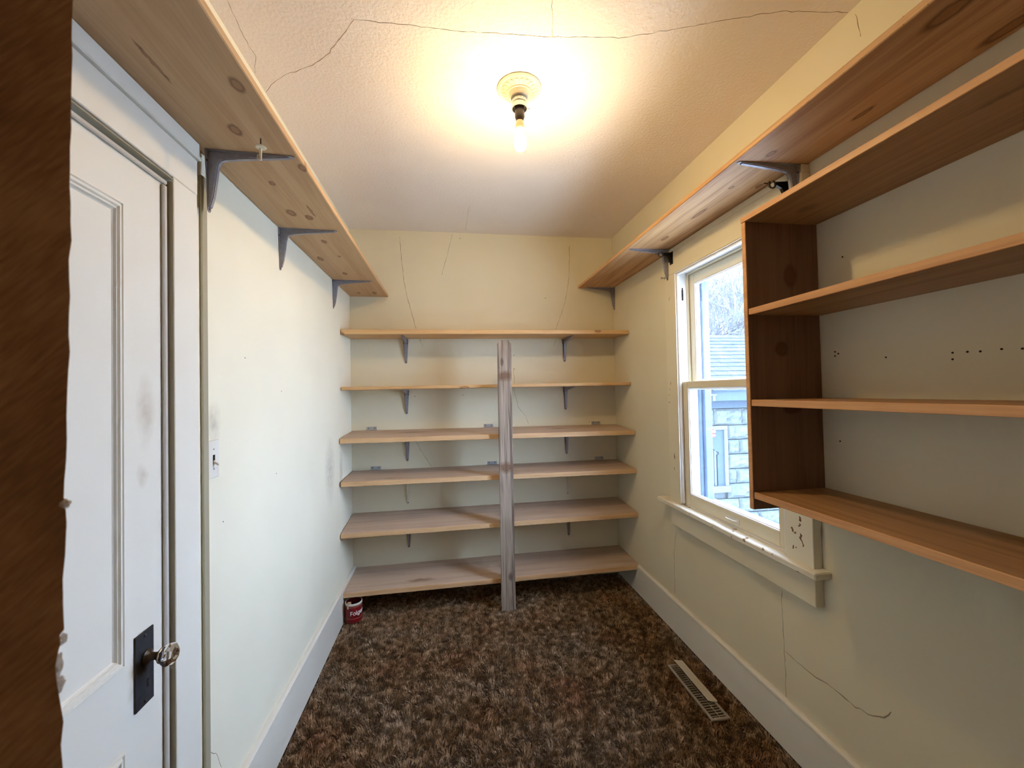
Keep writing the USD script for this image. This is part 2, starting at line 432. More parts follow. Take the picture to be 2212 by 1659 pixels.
# outside
plain('stone_siding', (0.074, 0.086, 0.087), 0.85, spec=0.08, noise=0.12, nscale=8)
plain('garage_trim', (0.040, 0.055, 0.072), 0.6, spec=0.08)
plain('garage_light_trim', (0.075, 0.086, 0.089), 0.6, spec=0.08)
plain('shingle_grey', (0.044, 0.055, 0.064), 0.85, spec=0.08, noise=0.22, nscale=6)
plain('shingle_pale', (0.052, 0.064, 0.073), 0.85, spec=0.08, noise=0.22, nscale=6)
plain('lantern_red', (0.32, 0.05, 0.045), 0.4)
plain('storm_sky_tint', (0.10, 0.14, 0.23), 0.5, spec=0.08, noise=0.12, nscale=12)  # frame colour has the blue of sky light mixed in
plain('bark', (0.10, 0.105, 0.11), 0.9, spec=0.08, noise=0.2, nscale=10)
plain('yard', (0.60, 0.60, 0.58), 0.95, spec=0.0, noise=0.2, nscale=1.5)
plain('house_siding', (0.5, 0.5, 0.5), 0.7)

# ------------------------------------------------------------------ room shell
TH = 0.15                                               # wall thickness
OY0, OY1, OZ0, OZ1 = -0.975, -1.710, 0.775, 2.106       # window opening
wr = thing('wall_right', kind='structure')
shell = [box(W, W + TH, 0.15, OY0, 0, H, 0), box(W, W + TH, OY1, YF - 0.15, 0, H, 0), box(W, W + TH, OY0, OY1, 0, OZ0, 0), box(W, W + TH, OY0, OY1, OZ1, H, 0)]
part(wr, 'plaster', shell, M['wall_paint_dim'])
DY0, DY1, DZ1 = -1.978, -2.76, 2.012
wl = thing('wall_left', kind='structure')
part(wl, 'plaster', [box(-TH, 0, 0.15, DY0, 0, H, 0), box(-TH, 0, DY1, YF - 0.15, 0, H, 0), box(-TH, 0, DY0, DY1, DZ1, H, 0)], M['left_wall_paint_lit'])
wb = thing('wall_back', kind='structure')
part(wb, 'plaster', box(0, W, 0, 0.15, 0, H, 0), M['wall_paint_dim'])
wf = thing('wall_front', kind='structure')
part(wf, 'plaster', box(0, W, YF - 0.15, YF, 0, H, 0), M['wall_paint_dim'])
ce = thing('ceiling', kind='structure')
part(ce, 'plaster', box(-TH, W + TH, 0.15, YF - 0.15, H, H + 0.15, 0), M['ceiling_paint'])
fl = thing('floor', kind='structure')
part(fl, 'floor_slab', box(-TH, W + TH, 0.15, YF - 0.15, -0.15, -0.012, 0), M['carpet_backing'])

rng = np.random.default_rng(7)


def crack(parent, pxs, axis, v, r=0.0013, mat='crack_dark'):
    p = np.array([on(q, axis, v) for q in pxs])
    out = [p[0]]
    for a, b in zip(p[:-1], p[1:]):
        n = max(2, int(np.linalg.norm(b - a) / 0.018))
        for k in range(1, n + 1):
            q = a + (b - a) * k / n
            if k < n:
                q = q + rng.normal(0, 0.0018, 3)
            out.append(q)
    out = np.array(out)
    out[:, axis] = v
    rad = r * rng.uniform(0.35, 1.15, len(out))
    part(parent, 'crack', tube(out, rad, 5), M[mat])


for c in ([(491, 0), (508, 38), (527, 80), (553, 122), (551, 158)], [(574, 200), (586, 183), (612, 164), (675, 141), (713, 114), (734, 84), (765, 42)],
          [(765, 42), (875, 53), (1010, 69), (1132, 76), (1193, 80), (1349, 81), (1451, 64), (1580, 41), (1688, 24), (1831, 27)], [(1193, 0), (1195, 40), (1193, 80)]):
    crack(ce, c, 2, H, 0.0010)
crack(ce, [(1014, 444), (1010, 470), (1006, 497)], 2, H, 0.001, 'crack_soft')
for c in ([(863, 512), (867, 555), (871, 595), (878, 638), (889, 674), (899, 711)], [(1230, 531), (1229, 602), (1221, 652), (1211, 681), (1200, 714)]):
    crack(wb, c, 1, 0, 0.0017)
for c in ([(977, 506), (968, 544), (954, 595)], [(1109, 794), (1111, 844), (1120, 880), (1135, 898), (1142, 916)], [(899, 956), (915, 982), (932, 1008)], [(905, 730), (914, 750)], [(1203, 730), (1196, 748)]):
    crack(wb, c, 1, 0, 0.0015, 'crack_soft')
for c in ([(1460, 1148), (1456, 1198), (1458, 1281)], [(1690, 1275), (1688, 1297), (1691, 1340), (1694, 1398), (1697, 1447), (1698, 1509)], [(1847, 30), (1855, 61), (1859, 79)]):
    crack(wr, c, 0, W, 0.0012)
crack(wr, [(1696, 1406), (1720, 1429), (1753, 1456), (1786, 1476), (1815, 1499), (1848, 1528), (1885, 1546), (1910, 1550), (1925, 1538)], 0, W, 0.0022, 'crack_soft')
crack(wl, [(448, 1626), (467, 1627), (478, 1657)], 0, 0, 0.001)
for q in ((1804, 760), (1811, 764), (1804, 769), (1914, 772), (2058, 762), (2058, 776), (2090, 760), (2118, 759), (2164, 754), (2209, 753), (1820, 555), (1815, 953)):
    c = on(q, 0, W)
    part(wr, 'nail_hole', revolve([(0, -0.0012), (0.0026, -0.0012), (0.0028, 0.0006), (0, 0.0008)], c, 8, 'x'), M['dark_hole'])
for q in ((608, 845), (597, 1023), (482, 1127), (529, 773)):
    part(wl, 'nail_hole', revolve([(0, -0.0012), (0.0018, -0.0012), (0.002, 0.0006), (0, 0.0008)], on(q, 0, 0), 8, 'x'), M['dark_hole'])
for q in ((896, 856), (1000, 853), (1110, 768), (1111, 797), (1178, 644), (1273, 911), (1290, 911), (994, 515)):
    part(wb, 'nail_hole', revolve([(0, -0.0012), (0.003, -0.0012), (0.0032, 0.0006), (0, 0.0008)], on(q, 1, 0), 8, 'y'), M['dark_hole'])

# baseboards
bl = lambda s, x, h: [(x, 0), (x + s * 0.018, 0), (x + s * 0.018, h - 0.022), (x + s * 0.022, h - 0.020), (x + s * 0.022, h - 0.008), (x + s * 0.012, h), (x, h)]
single('baseboard_left', sweep_y(bl(1, 0, 0.217), 0, -1.834), M['baseboard_paint'], kind='structure')
b = thing('baseboard_right', kind='structure')
part(b, 'board', sweep_y([(W, 0), (W - 0.018, 0), (W - 0.018, 0.178), (W, 0.178)], 0, YF), M['baseboard_paint'])
part(b, 'cap', sweep_y([(W, 0.181), (W - 0.020, 0.181), (W - 0.020, 0.192), (W - 0.010, 0.2), (W, 0.2)], 0, YF), M['baseboard_paint'])
single('baseboard_back', box(0.022, W - 0.022, 0, -0.018, 0, 0.12, 0.003), M['baseboard_paint'], kind='structure')

# ------------------------------------------------------------------ door in the left wall
d = thing('door_1', loc=(0, -2.37, 0), kind='structure')
DX = 0.0
ya, yb = DY0 - 0.004, DY1 + 0.004                       # latch edge, hinge edge
pn = [(-2.116, -2.62, 0.868, 1.887), (-2.116, -2.62, 0.16, 0.69)]
part(d, 'stile', box(-0.04, DX, ya, pn[0][0], 0.008, 2.004, 0), M['door_paint'])
part(d, 'stile', box(-0.04, DX, pn[0][1], yb, 0.008, 2.004, 0), M['door_paint'])
for z0, z1 in ((0.008, 0.16), (0.69, 0.868), (1.887, 2.004)):
    part(d, 'rail', box(-0.04, DX, pn[0][0], pn[0][1], z0, z1, 0), M['door_paint'])
prof = [(0, -0.002), (0.0015, 0.004), (0.005, 0.0045), (0.007, 0.001), (0.009, 0.001), (0.0115, 0.0055), (0.015, 0.005), (0.017, 0.000), (0.020, 0.000), (0.0235, 0.0035), (0.026, -0.001), (0.029, -0.0035)]
for y0, y1, z0, z1 in pn:
    part(d, 'panel', box(-0.03, -0.003, y0, y1, z0, z1, 0.001), M['door_paint'])
    part(d, 'moulding', rect_mould(lambda a, bb, h: (h, a, bb), y1, y0, z0, z1, prof), M['door_paint'])
part(d, 'edge_bead', [box(0.0005, 0.009, ya - 0.001, ya - 0.014, 0.008, 1.99, 0.004), box(0.0005, 0.009, yb, ya - 0.001, 1.992, 2.003, 0.004)], M['bead_paint'], 'grey rounded bead along the door edge')
part(d, 'jamb', [box(-TH, 0.0195, DY0, DY0 - 0.0022, 0, DZ1, 0.0005), box(-TH, -0.045, DY0 - 0.0022, DY0 - 0.03, 0, DZ1, 0.0005), box(-TH, 0.0195, DY0, DY1, DZ1 - 0.003, DZ1, 0.0005), box(-TH, 0.0195, DY1 + 0.0022, DY1, 0, DZ1, 0.0005)], M['jamb_paint'], 'tan reveal of the door frame')
part(d, 'casing', box(0, 0.02, -1.878, DY0 - 0.0005, 0, DZ1 + 0.005, 0.002), M['door_paint'])
part(d, 'casing', box(0, 0.02, DY1 + 0.0005, -2.86, 0, DZ1 + 0.005, 0.002), M['door_paint'])
part(d, 'head_casing', box(0, 0.0205, -1.877, -2.87, DZ1 + 0.0055, 2.116, 0.002), M['door_paint'])
part(d, 'head_cap', [box(0, 0.030, -1.870, -2.88, 2.117, 2.128, 0.003), box(0, 0.024, -1.872, -2.87, 2.128, 2.166, 0.002)], M['door_paint'])
part(d, 'edge_strip', box(0, 0.008, -1.806, -1.834, 0, 2.10, 0.003), M['jamb_paint'], 'tan strip beside the casing')
es = part(d, 'escutcheon', box(0.0003, 0.004, -2.031, -2.089, 0.745, 0.914, 0.0015), M['escutcheon_black'], 'long black metal plate behind the knob')
part(es, 'keyhole', [revolve([(0, 0), (0.0042, 0), (0.0042, 0.0006), (0, 0.0006)], (0.0041, -2.051, 0.797), 16, 'x'), box(0.0040, 0.0046, -2.0485, -2.0535, 0.782, 0.797, 0)], M['dark_hole'])
for z in (0.755, 0.904):
    part(es, 'screw', revolve([(0, 0.0025), (0.003, 0.0015), (0.004, 0), (0, 0)], (0.004, -2.06, z), 12, 'x'), M['black_metal'])
kz = 0.852
kn = part(d, 'knob', revolve([(0.0045, 0.030), (0.015, 0.031), (0.0195, 0.036), (0.0245, 0.044), (0.0255, 0.049), (0.0235, 0.054), (0.017, 0.060), (0.012, 0.061), (0.007, 0.0575), (0, 0.057)][::-1] + [(0, 0.031)], (0.004, -2.055, kz), 8, 'x'), M['knob_glass'], 'faceted clear glass knob')
part(kn, 'shank', revolve([(0, 0), (0.017, 0), (0.0175, 0.003), (0.013, 0.006), (0.009, 0.010), (0.008, 0.020), (0.0105, 0.024), (0.017, 0.030), (0.0165, 0.031), (0, 0.0305)], (0.0042, -2.055, kz), 20, 'x'), M['bronze_metal'], smooth=40)
part(kn, 'mirror_plate', revolve([(0, 0.0312), (0.0165, 0.0312), (0.0165, 0.0316), (0.006, 0.036), (0, 0.0385)][::-1], (0.0042, -2.055, kz), 16, 'x'), M['mirror'])
part(d, 'latch', box(0.0, 0.008, DY0 - 0.003, DY0 - 0.016, 0.845, 0.880, 0.002), M['bronze_metal'])

# ------------------------------------------------------------------ window in the right wall
w = thing('window_1', loc=(W, -1.34, 0.78), kind='structure')
CF = W - 0.038
part(w, 'casing', box(CF, W, -0.868, OY0, 0.79, OZ1, 0.002), M['left_casing_chipped'])
part(w, 'casing', box(CF, W, OY1, -1.834, 0.79, OZ1, 0.002), M['casing_chipped'])
part(w, 'head_casing', box(CF, W, -0.866, -1.835, OZ1 + 0.001, 2.228, 0.002), M['window_paint'])
part(w, 'head_cap', box(CF + 0.004, W, -0.866, -1.835, 2.229, 2.2585, 0.002), M['window_paint'])
part(w, 'stool', [box(W - 0.068, W + 0.03, -0.765, -1.868, 0.766, 0.792, 0.004)], M['stool_chipped'], 'window stool with chipped paint along its front edge')
part(w, 'sill_step', box(W - 0.010, W + TH, OY0 - 0.001, OY1 + 0.001, 0.7755, 0.800, 0.003), M['window_white'])
part(w, 'apron', box(CF + 0.002, W, -0.868, -1.834, 0.655, 0.7655, 0.002), M['window_paint'])
for s, y in ((-1, OY0), (1, OY1)):
    jb = part(w, 'jamb', box(W - 0.037, W + TH - 0.001, y, y + s * 0.004, 0.80, OZ1 - 0.004, 0.0005), M['window_white'])
    if s == -1:
        q = on((1474, 638), 1, y - 0.004)
        part(jb, 'pulley_slot', [box(q[0] - 0.005, q[0] + 0.005, y - 0.0045, y - 0.0052, q[2] - 0.03, q[2] + 0.03, 0), box(q[0] - 0.0028, q[0] + 0.0028, y - 0.0045, y - 0.0056, q[2] + 0.03, q[2] + 0.042, 0)], M['dark_hole'])
    part(w, 'stop_bead', box(W - 0.030, W - 0.014, y + s * 0.0042, y + s * 0.014, 0.801, OZ1 - 0.016, 0.003), M['window_white'])
    part(w, 'parting_bead', box(W + 0.032, W + 0.045, y + s * 0.0042, y + s * 0.012, 0.801, OZ1 - 0.005, 0.002), M['window_paint'])
part(w, 'head_jamb', box(W - 0.037, W + TH - 0.001, OY0 - 0.0002, OY1 + 0.0002, OZ1 - 0.004, OZ1, 0.0005), M['window_white'])
part(w, 'stop_bead', box(W - 0.030, W - 0.014, OY0 - 0.0045, OY1 + 0.0045, OZ1 - 0.015, OZ1 - 0.0045, 0.003), M['window_white'])
part(w, 'parting_bead', box(W + 0.032, W + 0.045, OY0 - 0.0045, OY1 + 0.0045, OZ1 - 0.014, OZ1 - 0.0045, 0.002), M['window_paint'])


def sash(name, x0, x1, z0, z1, stile, bot, top):
    a, bq = OY0 - 0.005, OY1 + 0.005
    m = [box(x0, x1, a, a - stile, z0, z1), box(x0, x1, bq, bq + stile, z0, z1), box(x0, x1, a - stile, bq + stile, z0, z0 + bot), box(x0, x1, a - stile, bq + stile, z1 - top, z1)]
    s = part(w, name, m, M['window_paint'])
    i0, i1, k0, k1 = bq + stile, a - stile, z0 + bot, z1 - top
    xc = (x0 + x1) / 2
    part(s, 'putty', rect_mould(lambda aa, bb, h: (h, aa, bb), i0, i1, k0, k1, [(0, x0 + 0.001), (0.003, x0 + 0.001), (0.006, x0 + 0.006), (0.008, x0 + 0.006), (0.011, xc - 0.001)]), M['window_white'])
    part(s, 'putty', rect_mould(lambda aa, bb, h: (h, aa, bb), i0, i1, k0, k1, [(0, x1 - 0.001), (0.003, x1 - 0.003), (0.010, xc + 0.002)]), M['window_white'])
    part(s, 'glass_pane', box(xc - 0.0012, xc + 0.0012, i0 + 0.001, i1 - 0.001, k0 + 0.001, k1 - 0.001, 0), M['window_glass'])
    return s


up = sash('upper_sash', W + 0.048, W + 0.082, 1.452, 2.098, 0.048, 0.034, 0.062)
lo = sash('lower_sash', W - 0.011, W + 0.029, 0.8005, 1.486, 0.052, 0.062, 0.035)
q = on((1592, 818), 2, 1.486)
lk = part(lo, 'sash_lock', [box(W + 0.001, W + 0.022, q[1] - 0.028, q[1] + 0.028, 1.4862, 1.490, 0.001), revolve([(0, 0), (0.010, 0), (0.010, 0.010), (0.006, 0.014), (0, 0.014)], (W + 0.012, q[1], 1.490), 16), box(W + 0.006, W + 0.013, q[1] - 0.005, q[1] + 0.032, 1.497, 1.503, 0.002)], M['lock_beige'])
q = on((1583, 1122), 0, W - 0.012)
part(lo, 'sash_lift', [tube([(W - 0.012, q[1] + 0.035, q[2]), (W - 0.024, q[1] + 0.033, q[2]), (W - 0.028, q[1] + 0.024, q[2]), (W - 0.028, q[1] - 0.024, q[2]), (W - 0.024, q[1] - 0.033, q[2]), (W - 0.012, q[1] - 0.035, q[2])], 0.0042, 8), box(W - 0.0135, W - 0.011, q[1] - 0.045, q[1] + 0.045, q[2] - 0.012, q[2] + 0.014, 0.001)], M['white_plastic'])
a, bq = OY0, OY1
part(w, 'storm_frame', [box(W + 0.100, W + TH - 0.008, a - 0.0045, a - 0.045, 0.801, OZ1 - 0.0045, 0.003), box(W + 0.100, W + TH - 0.008, bq + 0.0045, bq + 0.045, 0.801, OZ1 - 0.0045, 0.003), box(W + 0.100, W + TH - 0.008, a - 0.045, bq + 0.045, 0.801, 0.83, 0.003), box(W + 0.100, W + TH - 0.008, a - 0.045, bq + 0.045, OZ1 - 0.05, OZ1 - 0.0045, 0.003)], M['storm_sky_tint'], 'storm window frame with the blue of sky light put into its colour')
part(w, 'blind_stop', [box(W + 0.084, W + 0.0995, a - 0.0045, a - 0.022, 0.801, OZ1 - 0.0045, 0.002), box(W + 0.084, W + 0.0995, bq + 0.0045, bq + 0.022, 0.801, OZ1 - 0.0045, 0.002)], M['storm_sky_tint'])

# ------------------------------------------------------------------ ceiling light
LX, LY = 1.008, -1.530
lt = thing('ceiling_light', 'bare lit bulb in a cream scalloped ceiling rosette with a silver collar', 'ceiling light', (LX, LY, H))
P0 = [(0, 0), (0.088, 0), (0.089, -0.004), (0.083, -0.009), (0.079, -0.009), (0.076, -0.007), (0.070, -0.012), (0.052, -0.020), (0.050, -0.024), (0.046, -0.025), (0.043, -0.023), (0.040, -0.030), (0.033, -0.040), (0.022, -0.044), (0, -0.044)]
ro = part(lt, 'rosette', revolve(P0[::-1], (LX, LY, H), 64), M['rosette_paint'], smooth=35)
pet = []
for k in range(20):
    t = k * 2 * math.pi / 20
    ar = [(0.062 + 0.0085 * math.cos(q) - (0.012 if False else 0), 0.0085 * math.sin(q)) for q in np.linspace(-math.pi / 2, math.pi / 2, 9)]
    ar = [(0.053, -0.0060)] + ar + [(0.053, 0.0060)]
    pts = [(LX + x * math.cos(t) - y * math.sin(t), LY + x * math.sin(t) + y * math.cos(t), H - 0.012 - (0.070 - x) * 0.44 - 0.0004) for x, y in ar]
    pet.append(tube(pts, 0.0012, 5))
part(ro, 'scallop', pet, M['rosette_paint'])
gal = part(lt, 'shade_holder', revolve([(0.020, -0.038), (0.026, -0.040), (0.031, -0.052), (0.031, -0.060), (0.029, -0.064), (0.030, -0.070), (0.030, -0.084), (0.0285, -0.084), (0.0285, -0.070), (0.027, -0.064), (0.0292, -0.058), (0.0245, -0.043), (0.019, -0.040)], (LX, LY, H), 40), M['chrome'], 'silver perforated shade holder ring', smooth=35)
hl = []
for k in range(14):
    t = k * 2 * math.pi / 14
    m = revolve([(0, 0), (0.0027, 0), (0.0027, 0.0008), (0, 0.0008)], (0, 0, 0), 10, 'x')
    m.apply_translation((0.0306, 0, -0.054))
    m.apply_transform(trimesh.transformations.rotation_matrix(t, (0, 0, 1)))
    m.apply_translation((LX, LY, H))
    hl.append(m)
part(gal, 'perforation', hl, M['can_white'])
part(gal, 'thumb_screw', revolve([(0, 0), (0.0016, 0), (0.0016, 0.010), (0.0035, 0.011), (0.0035, 0.013), (0, 0.013)], (LX + 0.029, LY, H - 0.078), 10, 'x'), M['chrome'])
so = part(lt, 'socket', revolve([(0, -0.044), (0.0185, -0.044), (0.0185, -0.092), (0.0195, -0.094), (0.0195, -0.118), (0.017, -0.122), (0.0145, -0.132), (0, -0.132)][::-1], (LX, LY, H), 28), M['socket_brown'], 'dark brown bulb socket', smooth=35)
part(lt, 'bulb_base', revolve([(0, -0.130), (0.0135, -0.130), (0.014, -0.138), (0.017, -0.143), (0.019, -0.158), (0.0185, -0.166), (0, -0.166)][::-1], (LX, LY, H), 28), M['bulb_base'], 'cream plastic bulb base', smooth=35)
part(lt, 'bulb', revolve([(0, -0.1662), (0.014, -0.1662), (0.0185, -0.171), (0.0195, -0.176), (0.0185, -0.182), (0.0165, -0.185), (0.019, -0.188), (0.0240, -0.194), (0.0250, -0.204), (0.0250, -0.232), (0.0235, -0.241), (0.019, -0.247), (0.010, -0.250), (0, -0.2505)][::-1], (LX, LY, H), 12), M['bulb_glow'], 'glowing white bulb', smooth=60)

# ------------------------------------------------------------------ shelves
s = thing('wall_shelf', 'long knotty pine shelf high on the left wall over the door', 'shelf', (0.136, -1.6, zl))
part(s, 'board', hexa([[[(0.001, YF + 0.01, zl), (0.001, YF + 0.01, zl + 0.021)], [(0.001, -0.001, zl), (0.001, -0.001, zl + 0.021)]], [[(0.2725, YF + 0.01, zl), (0.2725, YF + 0.01, zl + 0.021)], [(0.2725, -0.001, zl), (0.2725, -0.001, zl + 0.021)]]]), M['pine_left'])
s = thing('wall_shelf', 'long knotty pine shelf high on the right wall above the window', 'shelf', (W - 0.14, -1.6, zr))
e0 = W - 0.286
part(s, 'board', hexa([[[(e0, YF + 0.01, zr), (e0, YF + 0.01, zr + 0.021)], [(e0 - 0.004, -0.001, zr), (e0 - 0.004, -0.001, zr + 0.021)]], [[(W - 0.001, YF + 0.01, zr), (W - 0.001, YF + 0.01, zr + 0.021)], [(W - 0.001, -0.001, zr), (W - 0.001, -0.001, zr + 0.021)]]]), M['pine_right'])
bd = T(stage.GetPrimAtPath(s.path + '/board'), s.loc)
for q in ((2005, 12), (1952, 55), (1862, 128), (1822, 160), (1783, 190), (1747, 222), (1744, 216), (1690, 265), (1500, 425), (1496, 428), (1457, 452)):
    c = on(q, 0, e0)
    part(bd, 'saw_mark', box(e0 - 0.0006, e0 + 0.003, c[1] - 0.0012, c[1] + 0.0012, zr + 0.001, zr + 0.020, 0), M['saw_mark'])
SH = [('topmost pine shelf on the back wall just over the top of the grey picket', 'pine_back', 0.287, (733, 711), (1358, 713), 1.889, 1.889, 0.033, 0.028),
      ('thin pine shelf second from the top on the back wall', 'pine_back', 0.300, (734, 836), (1362.5, 825.4), 1.503, 1.503, 0.022, 0.022),
      ('wooden back wall shelf third from the top with three small angle clips on it', 'plywood', 0.352, (727, 948.7), (1370.8, 929.5), 1.188, 1.172, 0.031, 0.032),
      ('wooden back wall shelf fourth from the top held by cream painted brackets', 'plywood', 0.356, (735.7, 1042), (1380.6, 1012.7), 0.897, 0.893, 0.031, 0.031),
      ('wooden back wall shelf fifth from the top, second from the floor', 'plywood', 0.358, (733.9, 1154.9), (1378.8, 1107), 0.592, 0.593, 0.029, 0.033),
      ('lowest wooden shelf on the back wall, slanting down over the red can', 'plywood', 0.362, (738.6, 1282.5), (1384.2, 1220), 0.201, 0.211, 0.031, 0.032)]
for label, mat, dep, fp, gp, zbl, zbr, tl, tr_ in SH:
    A, B = on(fp, 1, -dep), on(gp, 1, -dep)
    A[0], B[0] = max(A[0], 0.006), min(B[0], W - 0.002)
    C, D = np.array([max(0.006, A[0] * 0.5), -0.002, zbl]), np.array([W - 0.002, -0.002, zbr])
    dz = lambda p, t: (p[0], p[1], p[2] - t)
    s = thing('back_shelf', label, 'shelf', ((A + B) / 2 * [1, 0.5, 1]))
    if mat == 'plywood':                                # sawn front edge, its colour lightened for the bulb light on it
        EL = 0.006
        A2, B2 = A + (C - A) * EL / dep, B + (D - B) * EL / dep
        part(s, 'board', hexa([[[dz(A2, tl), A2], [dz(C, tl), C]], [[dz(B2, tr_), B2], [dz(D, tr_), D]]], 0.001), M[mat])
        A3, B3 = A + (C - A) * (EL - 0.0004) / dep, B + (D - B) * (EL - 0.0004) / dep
        part(s, 'front_edge', hexa([[[dz(A, tl), A], [dz(A3, tl), A3]], [[dz(B, tr_), B], [dz(B3, tr_), B3]]], 0.0015), M['pine_edge_lit'], 'sawn front edge with bulb light put into its colour')
    else:
        part(s, 'board', hexa([[[dz(A, tl), A], [dz(C, tl), C]], [[dz(B, tr_), B], [dz(D, tr_), D]]]), M[mat])

# ------------------------------------------------------------------ shelf brackets
def bracket_parts(t, mat, wl_, sl):
    """Stamped steel bracket: corner at the origin, wall leg down -z on x = 0, shelf leg along +x under z = 0."""

    def leg(L):                                         # flange plan: tapered, round tip; u along the leg, v across
        pts = [(0, -0.020), (0, 0.020), (L * 0.35, 0.015), (L - 0.010, 0.0085)]
        pts += [(L - 0.0095 + 0.0095 * math.sin(a), 0.0085 * math.cos(a)) for a in np.linspace(0, math.pi, 9)[1:-1]]
        pts += [(L - 0.010, -0.0085), (L * 0.35, -0.015)]
        return Polygon(pts).difference(sbox(-1, -1, -0.5, 1))

    f = extrude(leg(wl_), 0.0022)
    v = f.vertices.copy()
    f.vertices = np.stack([v[:, 2], v[:, 1], -v[:, 0]], 1)
    f.fix_normals()
    part(t, 'wall_leg', f, M[mat])
    f2 = extrude(leg(sl), 0.0022)
    v = f2.vertices.copy()
    f2.vertices = np.stack([v[:, 0], v[:, 1], -v[:, 2]], 1)
    f2.fix_normals()
    part(t, 'shelf_leg', f2, M[mat])
    # raised rib, deepest at the corner, with a rounded inner curve
    outer = [(0.001, -wl_ + 0.016), (0.001, -0.012), (0.004, -0.004), (0.012, -0.001), (sl - 0.016, -0.001)]
    inner = [(sl - 0.016, -0.004), (sl * 0.62, -0.011), (sl * 0.36, -0.017), (0.050, -0.0215), (0.036, -0.026), (0.029, -0.034), (0.025, -0.050), (0.0205, -wl_ * 0.5), (0.014, -wl_ * 0.75), (0.006, -wl_ + 0.016)]
    prof = Polygon(outer + inner)
    pieces = []
    for half, inset in ((0.0085, 0.0), (0.0055, -0.0)):
        pr = prof if half > 0.006 else prof.buffer(0.0022)
        e = extrude(pr, 2 * half)
        v = e.vertices.copy()
        e.vertices = np.stack([v[:, 0], v[:, 2] - half, v[:, 1]], 1)
        e.fix_normals()
        e.vertices[:, 0] = np.maximum(e.vertices[:, 0], 0.0003)
        e.vertices[:, 2] = np.minimum(e.vertices[:, 2], -0.0003)
        pieces.append(e)
    part(t, 'rib', pieces, M[mat])
    for z, y in ((-0.030, -0.0128), (-0.030, 0.0128), (-wl_ + 0.009, 0)):
        part(t, 'screw', revolve([(0, 0.0042), (0.0022, 0.0038), (0.0036, 0.0022), (0, 0.0022)], (0, y, z), 10, 'x'), M['bronze_metal'])


proto = {}
BR = []
for q, lab in (((430, 318), 'nearest grey steel bracket under the left high shelf at the door casing corner'), ((604, 503), 'middle grey steel bracket under the left high shelf'), ((719, 608), 'farthest grey steel bracket under the left high shelf near the back wall')):
    y = on(q, 0, 0)[1]
    BR.append(((0.001 if y > -1.7 else 0.0245, y, zl - 0.0005), 0, lab, 'steel_bracket', 'brackets under the left high shelf'))
BR.append(((CF - 0.001, -1.812, zr - 0.0005), 180, 'grey steel bracket under the right high shelf just above the bookcase', 'steel_bracket', 'brackets under the right high shelf'))
BR.append(((CF - 0.001, -0.905, zr - 0.0005), 180, 'grey steel bracket under the right high shelf at the far top corner of the window', 'steel_bracket', 'brackets under the right high shelf'))
BR.append(((W - 0.001, -0.030, zr - 0.0005), 180, 'grey steel bracket at the far end of the right high shelf by the back wall', 'steel_bracket', 'brackets under the right high shelf'))
names = ['topmost', 'second', 'third', 'fourth', 'fifth']
zt = [1.889 - 0.031, 1.503 - 0.022, 1.18 - 0.032, 0.894 - 0.031, 0.592 - 0.032]
for k in range(5):
    for x, side in ((0.394, 'left'), (1.612, 'right')):
        cream = k == 3
        lab = f"{'cream painted' if cream else 'grey steel'} {side} bracket under the {names[k]} shelf of the back wall"
        BR.append(((x, -0.001, zt[k] - (0.006, 0.006, 0.019, 0.012, 0.029)[k]), -90, lab, 'cream_bracket' if cream else 'steel_bracket', 'brackets under the back wall shelves'))
for loc, rot, lab, key, grp in BR:
    mat = key
    size = (0.215, 0.28) if 'cream' in lab or 'fifth' in lab else (0.178, 0.235)
    mat = (key, size)
    if mat not in proto:
        t = thing('shelf_bracket', lab, 'shelf bracket', loc, grp, None, rot)
        t0 = T(t.prim, (0, 0, 0))
        bracket_parts(t0, key, *size)
        proto[mat] = t.path
    else:
        copy(proto[mat], 'shelf_bracket', lab, 'shelf bracket', loc, rot, grp)

# small angle clips standing on the back shelves
CL = [((803, 926), 'left', 2), ((1055, 921), 'middle', 2), ((1287, 916), 'right', 2), ((812, 1012), 'left', 3), ((1063, 1001), 'middle', 3), ((1294, 992), 'right', 3)]
clip = None
for q, side, k in CL:
    x = on(q, 1, 0)[0]
    lab = f"{side} zinc angle clip on the {names[k]} shelf of the back wall"
    zc = (1.188 + (1.172 - 1.188) * x / W if k == 2 else 0.897 - 0.004 * x / W) + 0.0005
    if clip is None:
        t = thing('angle_clip', lab, 'angle bracket', (x, -0.001, zc), 'angle clips on the back shelves')
        t0 = T(t.prim, (0, 0, 0))
        part(t0, 'upright_plate', box(-0.036, 0.036, -0.0022, 0, 0, 0.026, 0.0006), M['zinc'])
        part(t0, 'base_plate', box(-0.036, 0.036, -0.016, -0.0022, 0.0, 0.0022, 0.0006), M['zinc'])
        for xx in (-0.022, 0.022):
            part(t0, 'screw', revolve([(0, 0.0035), (0.002, 0.003), (0.0034, 0.0), (0, 0.0)], (xx, -0.0022, 0.016), 10, 'y'), M['bronze_metal'])
        clip = t.path
    else:
        copy(clip, 'angle_clip', lab, 'angle bracket', (x, -0.001, zc), 0, 'angle clips on the back shelves')

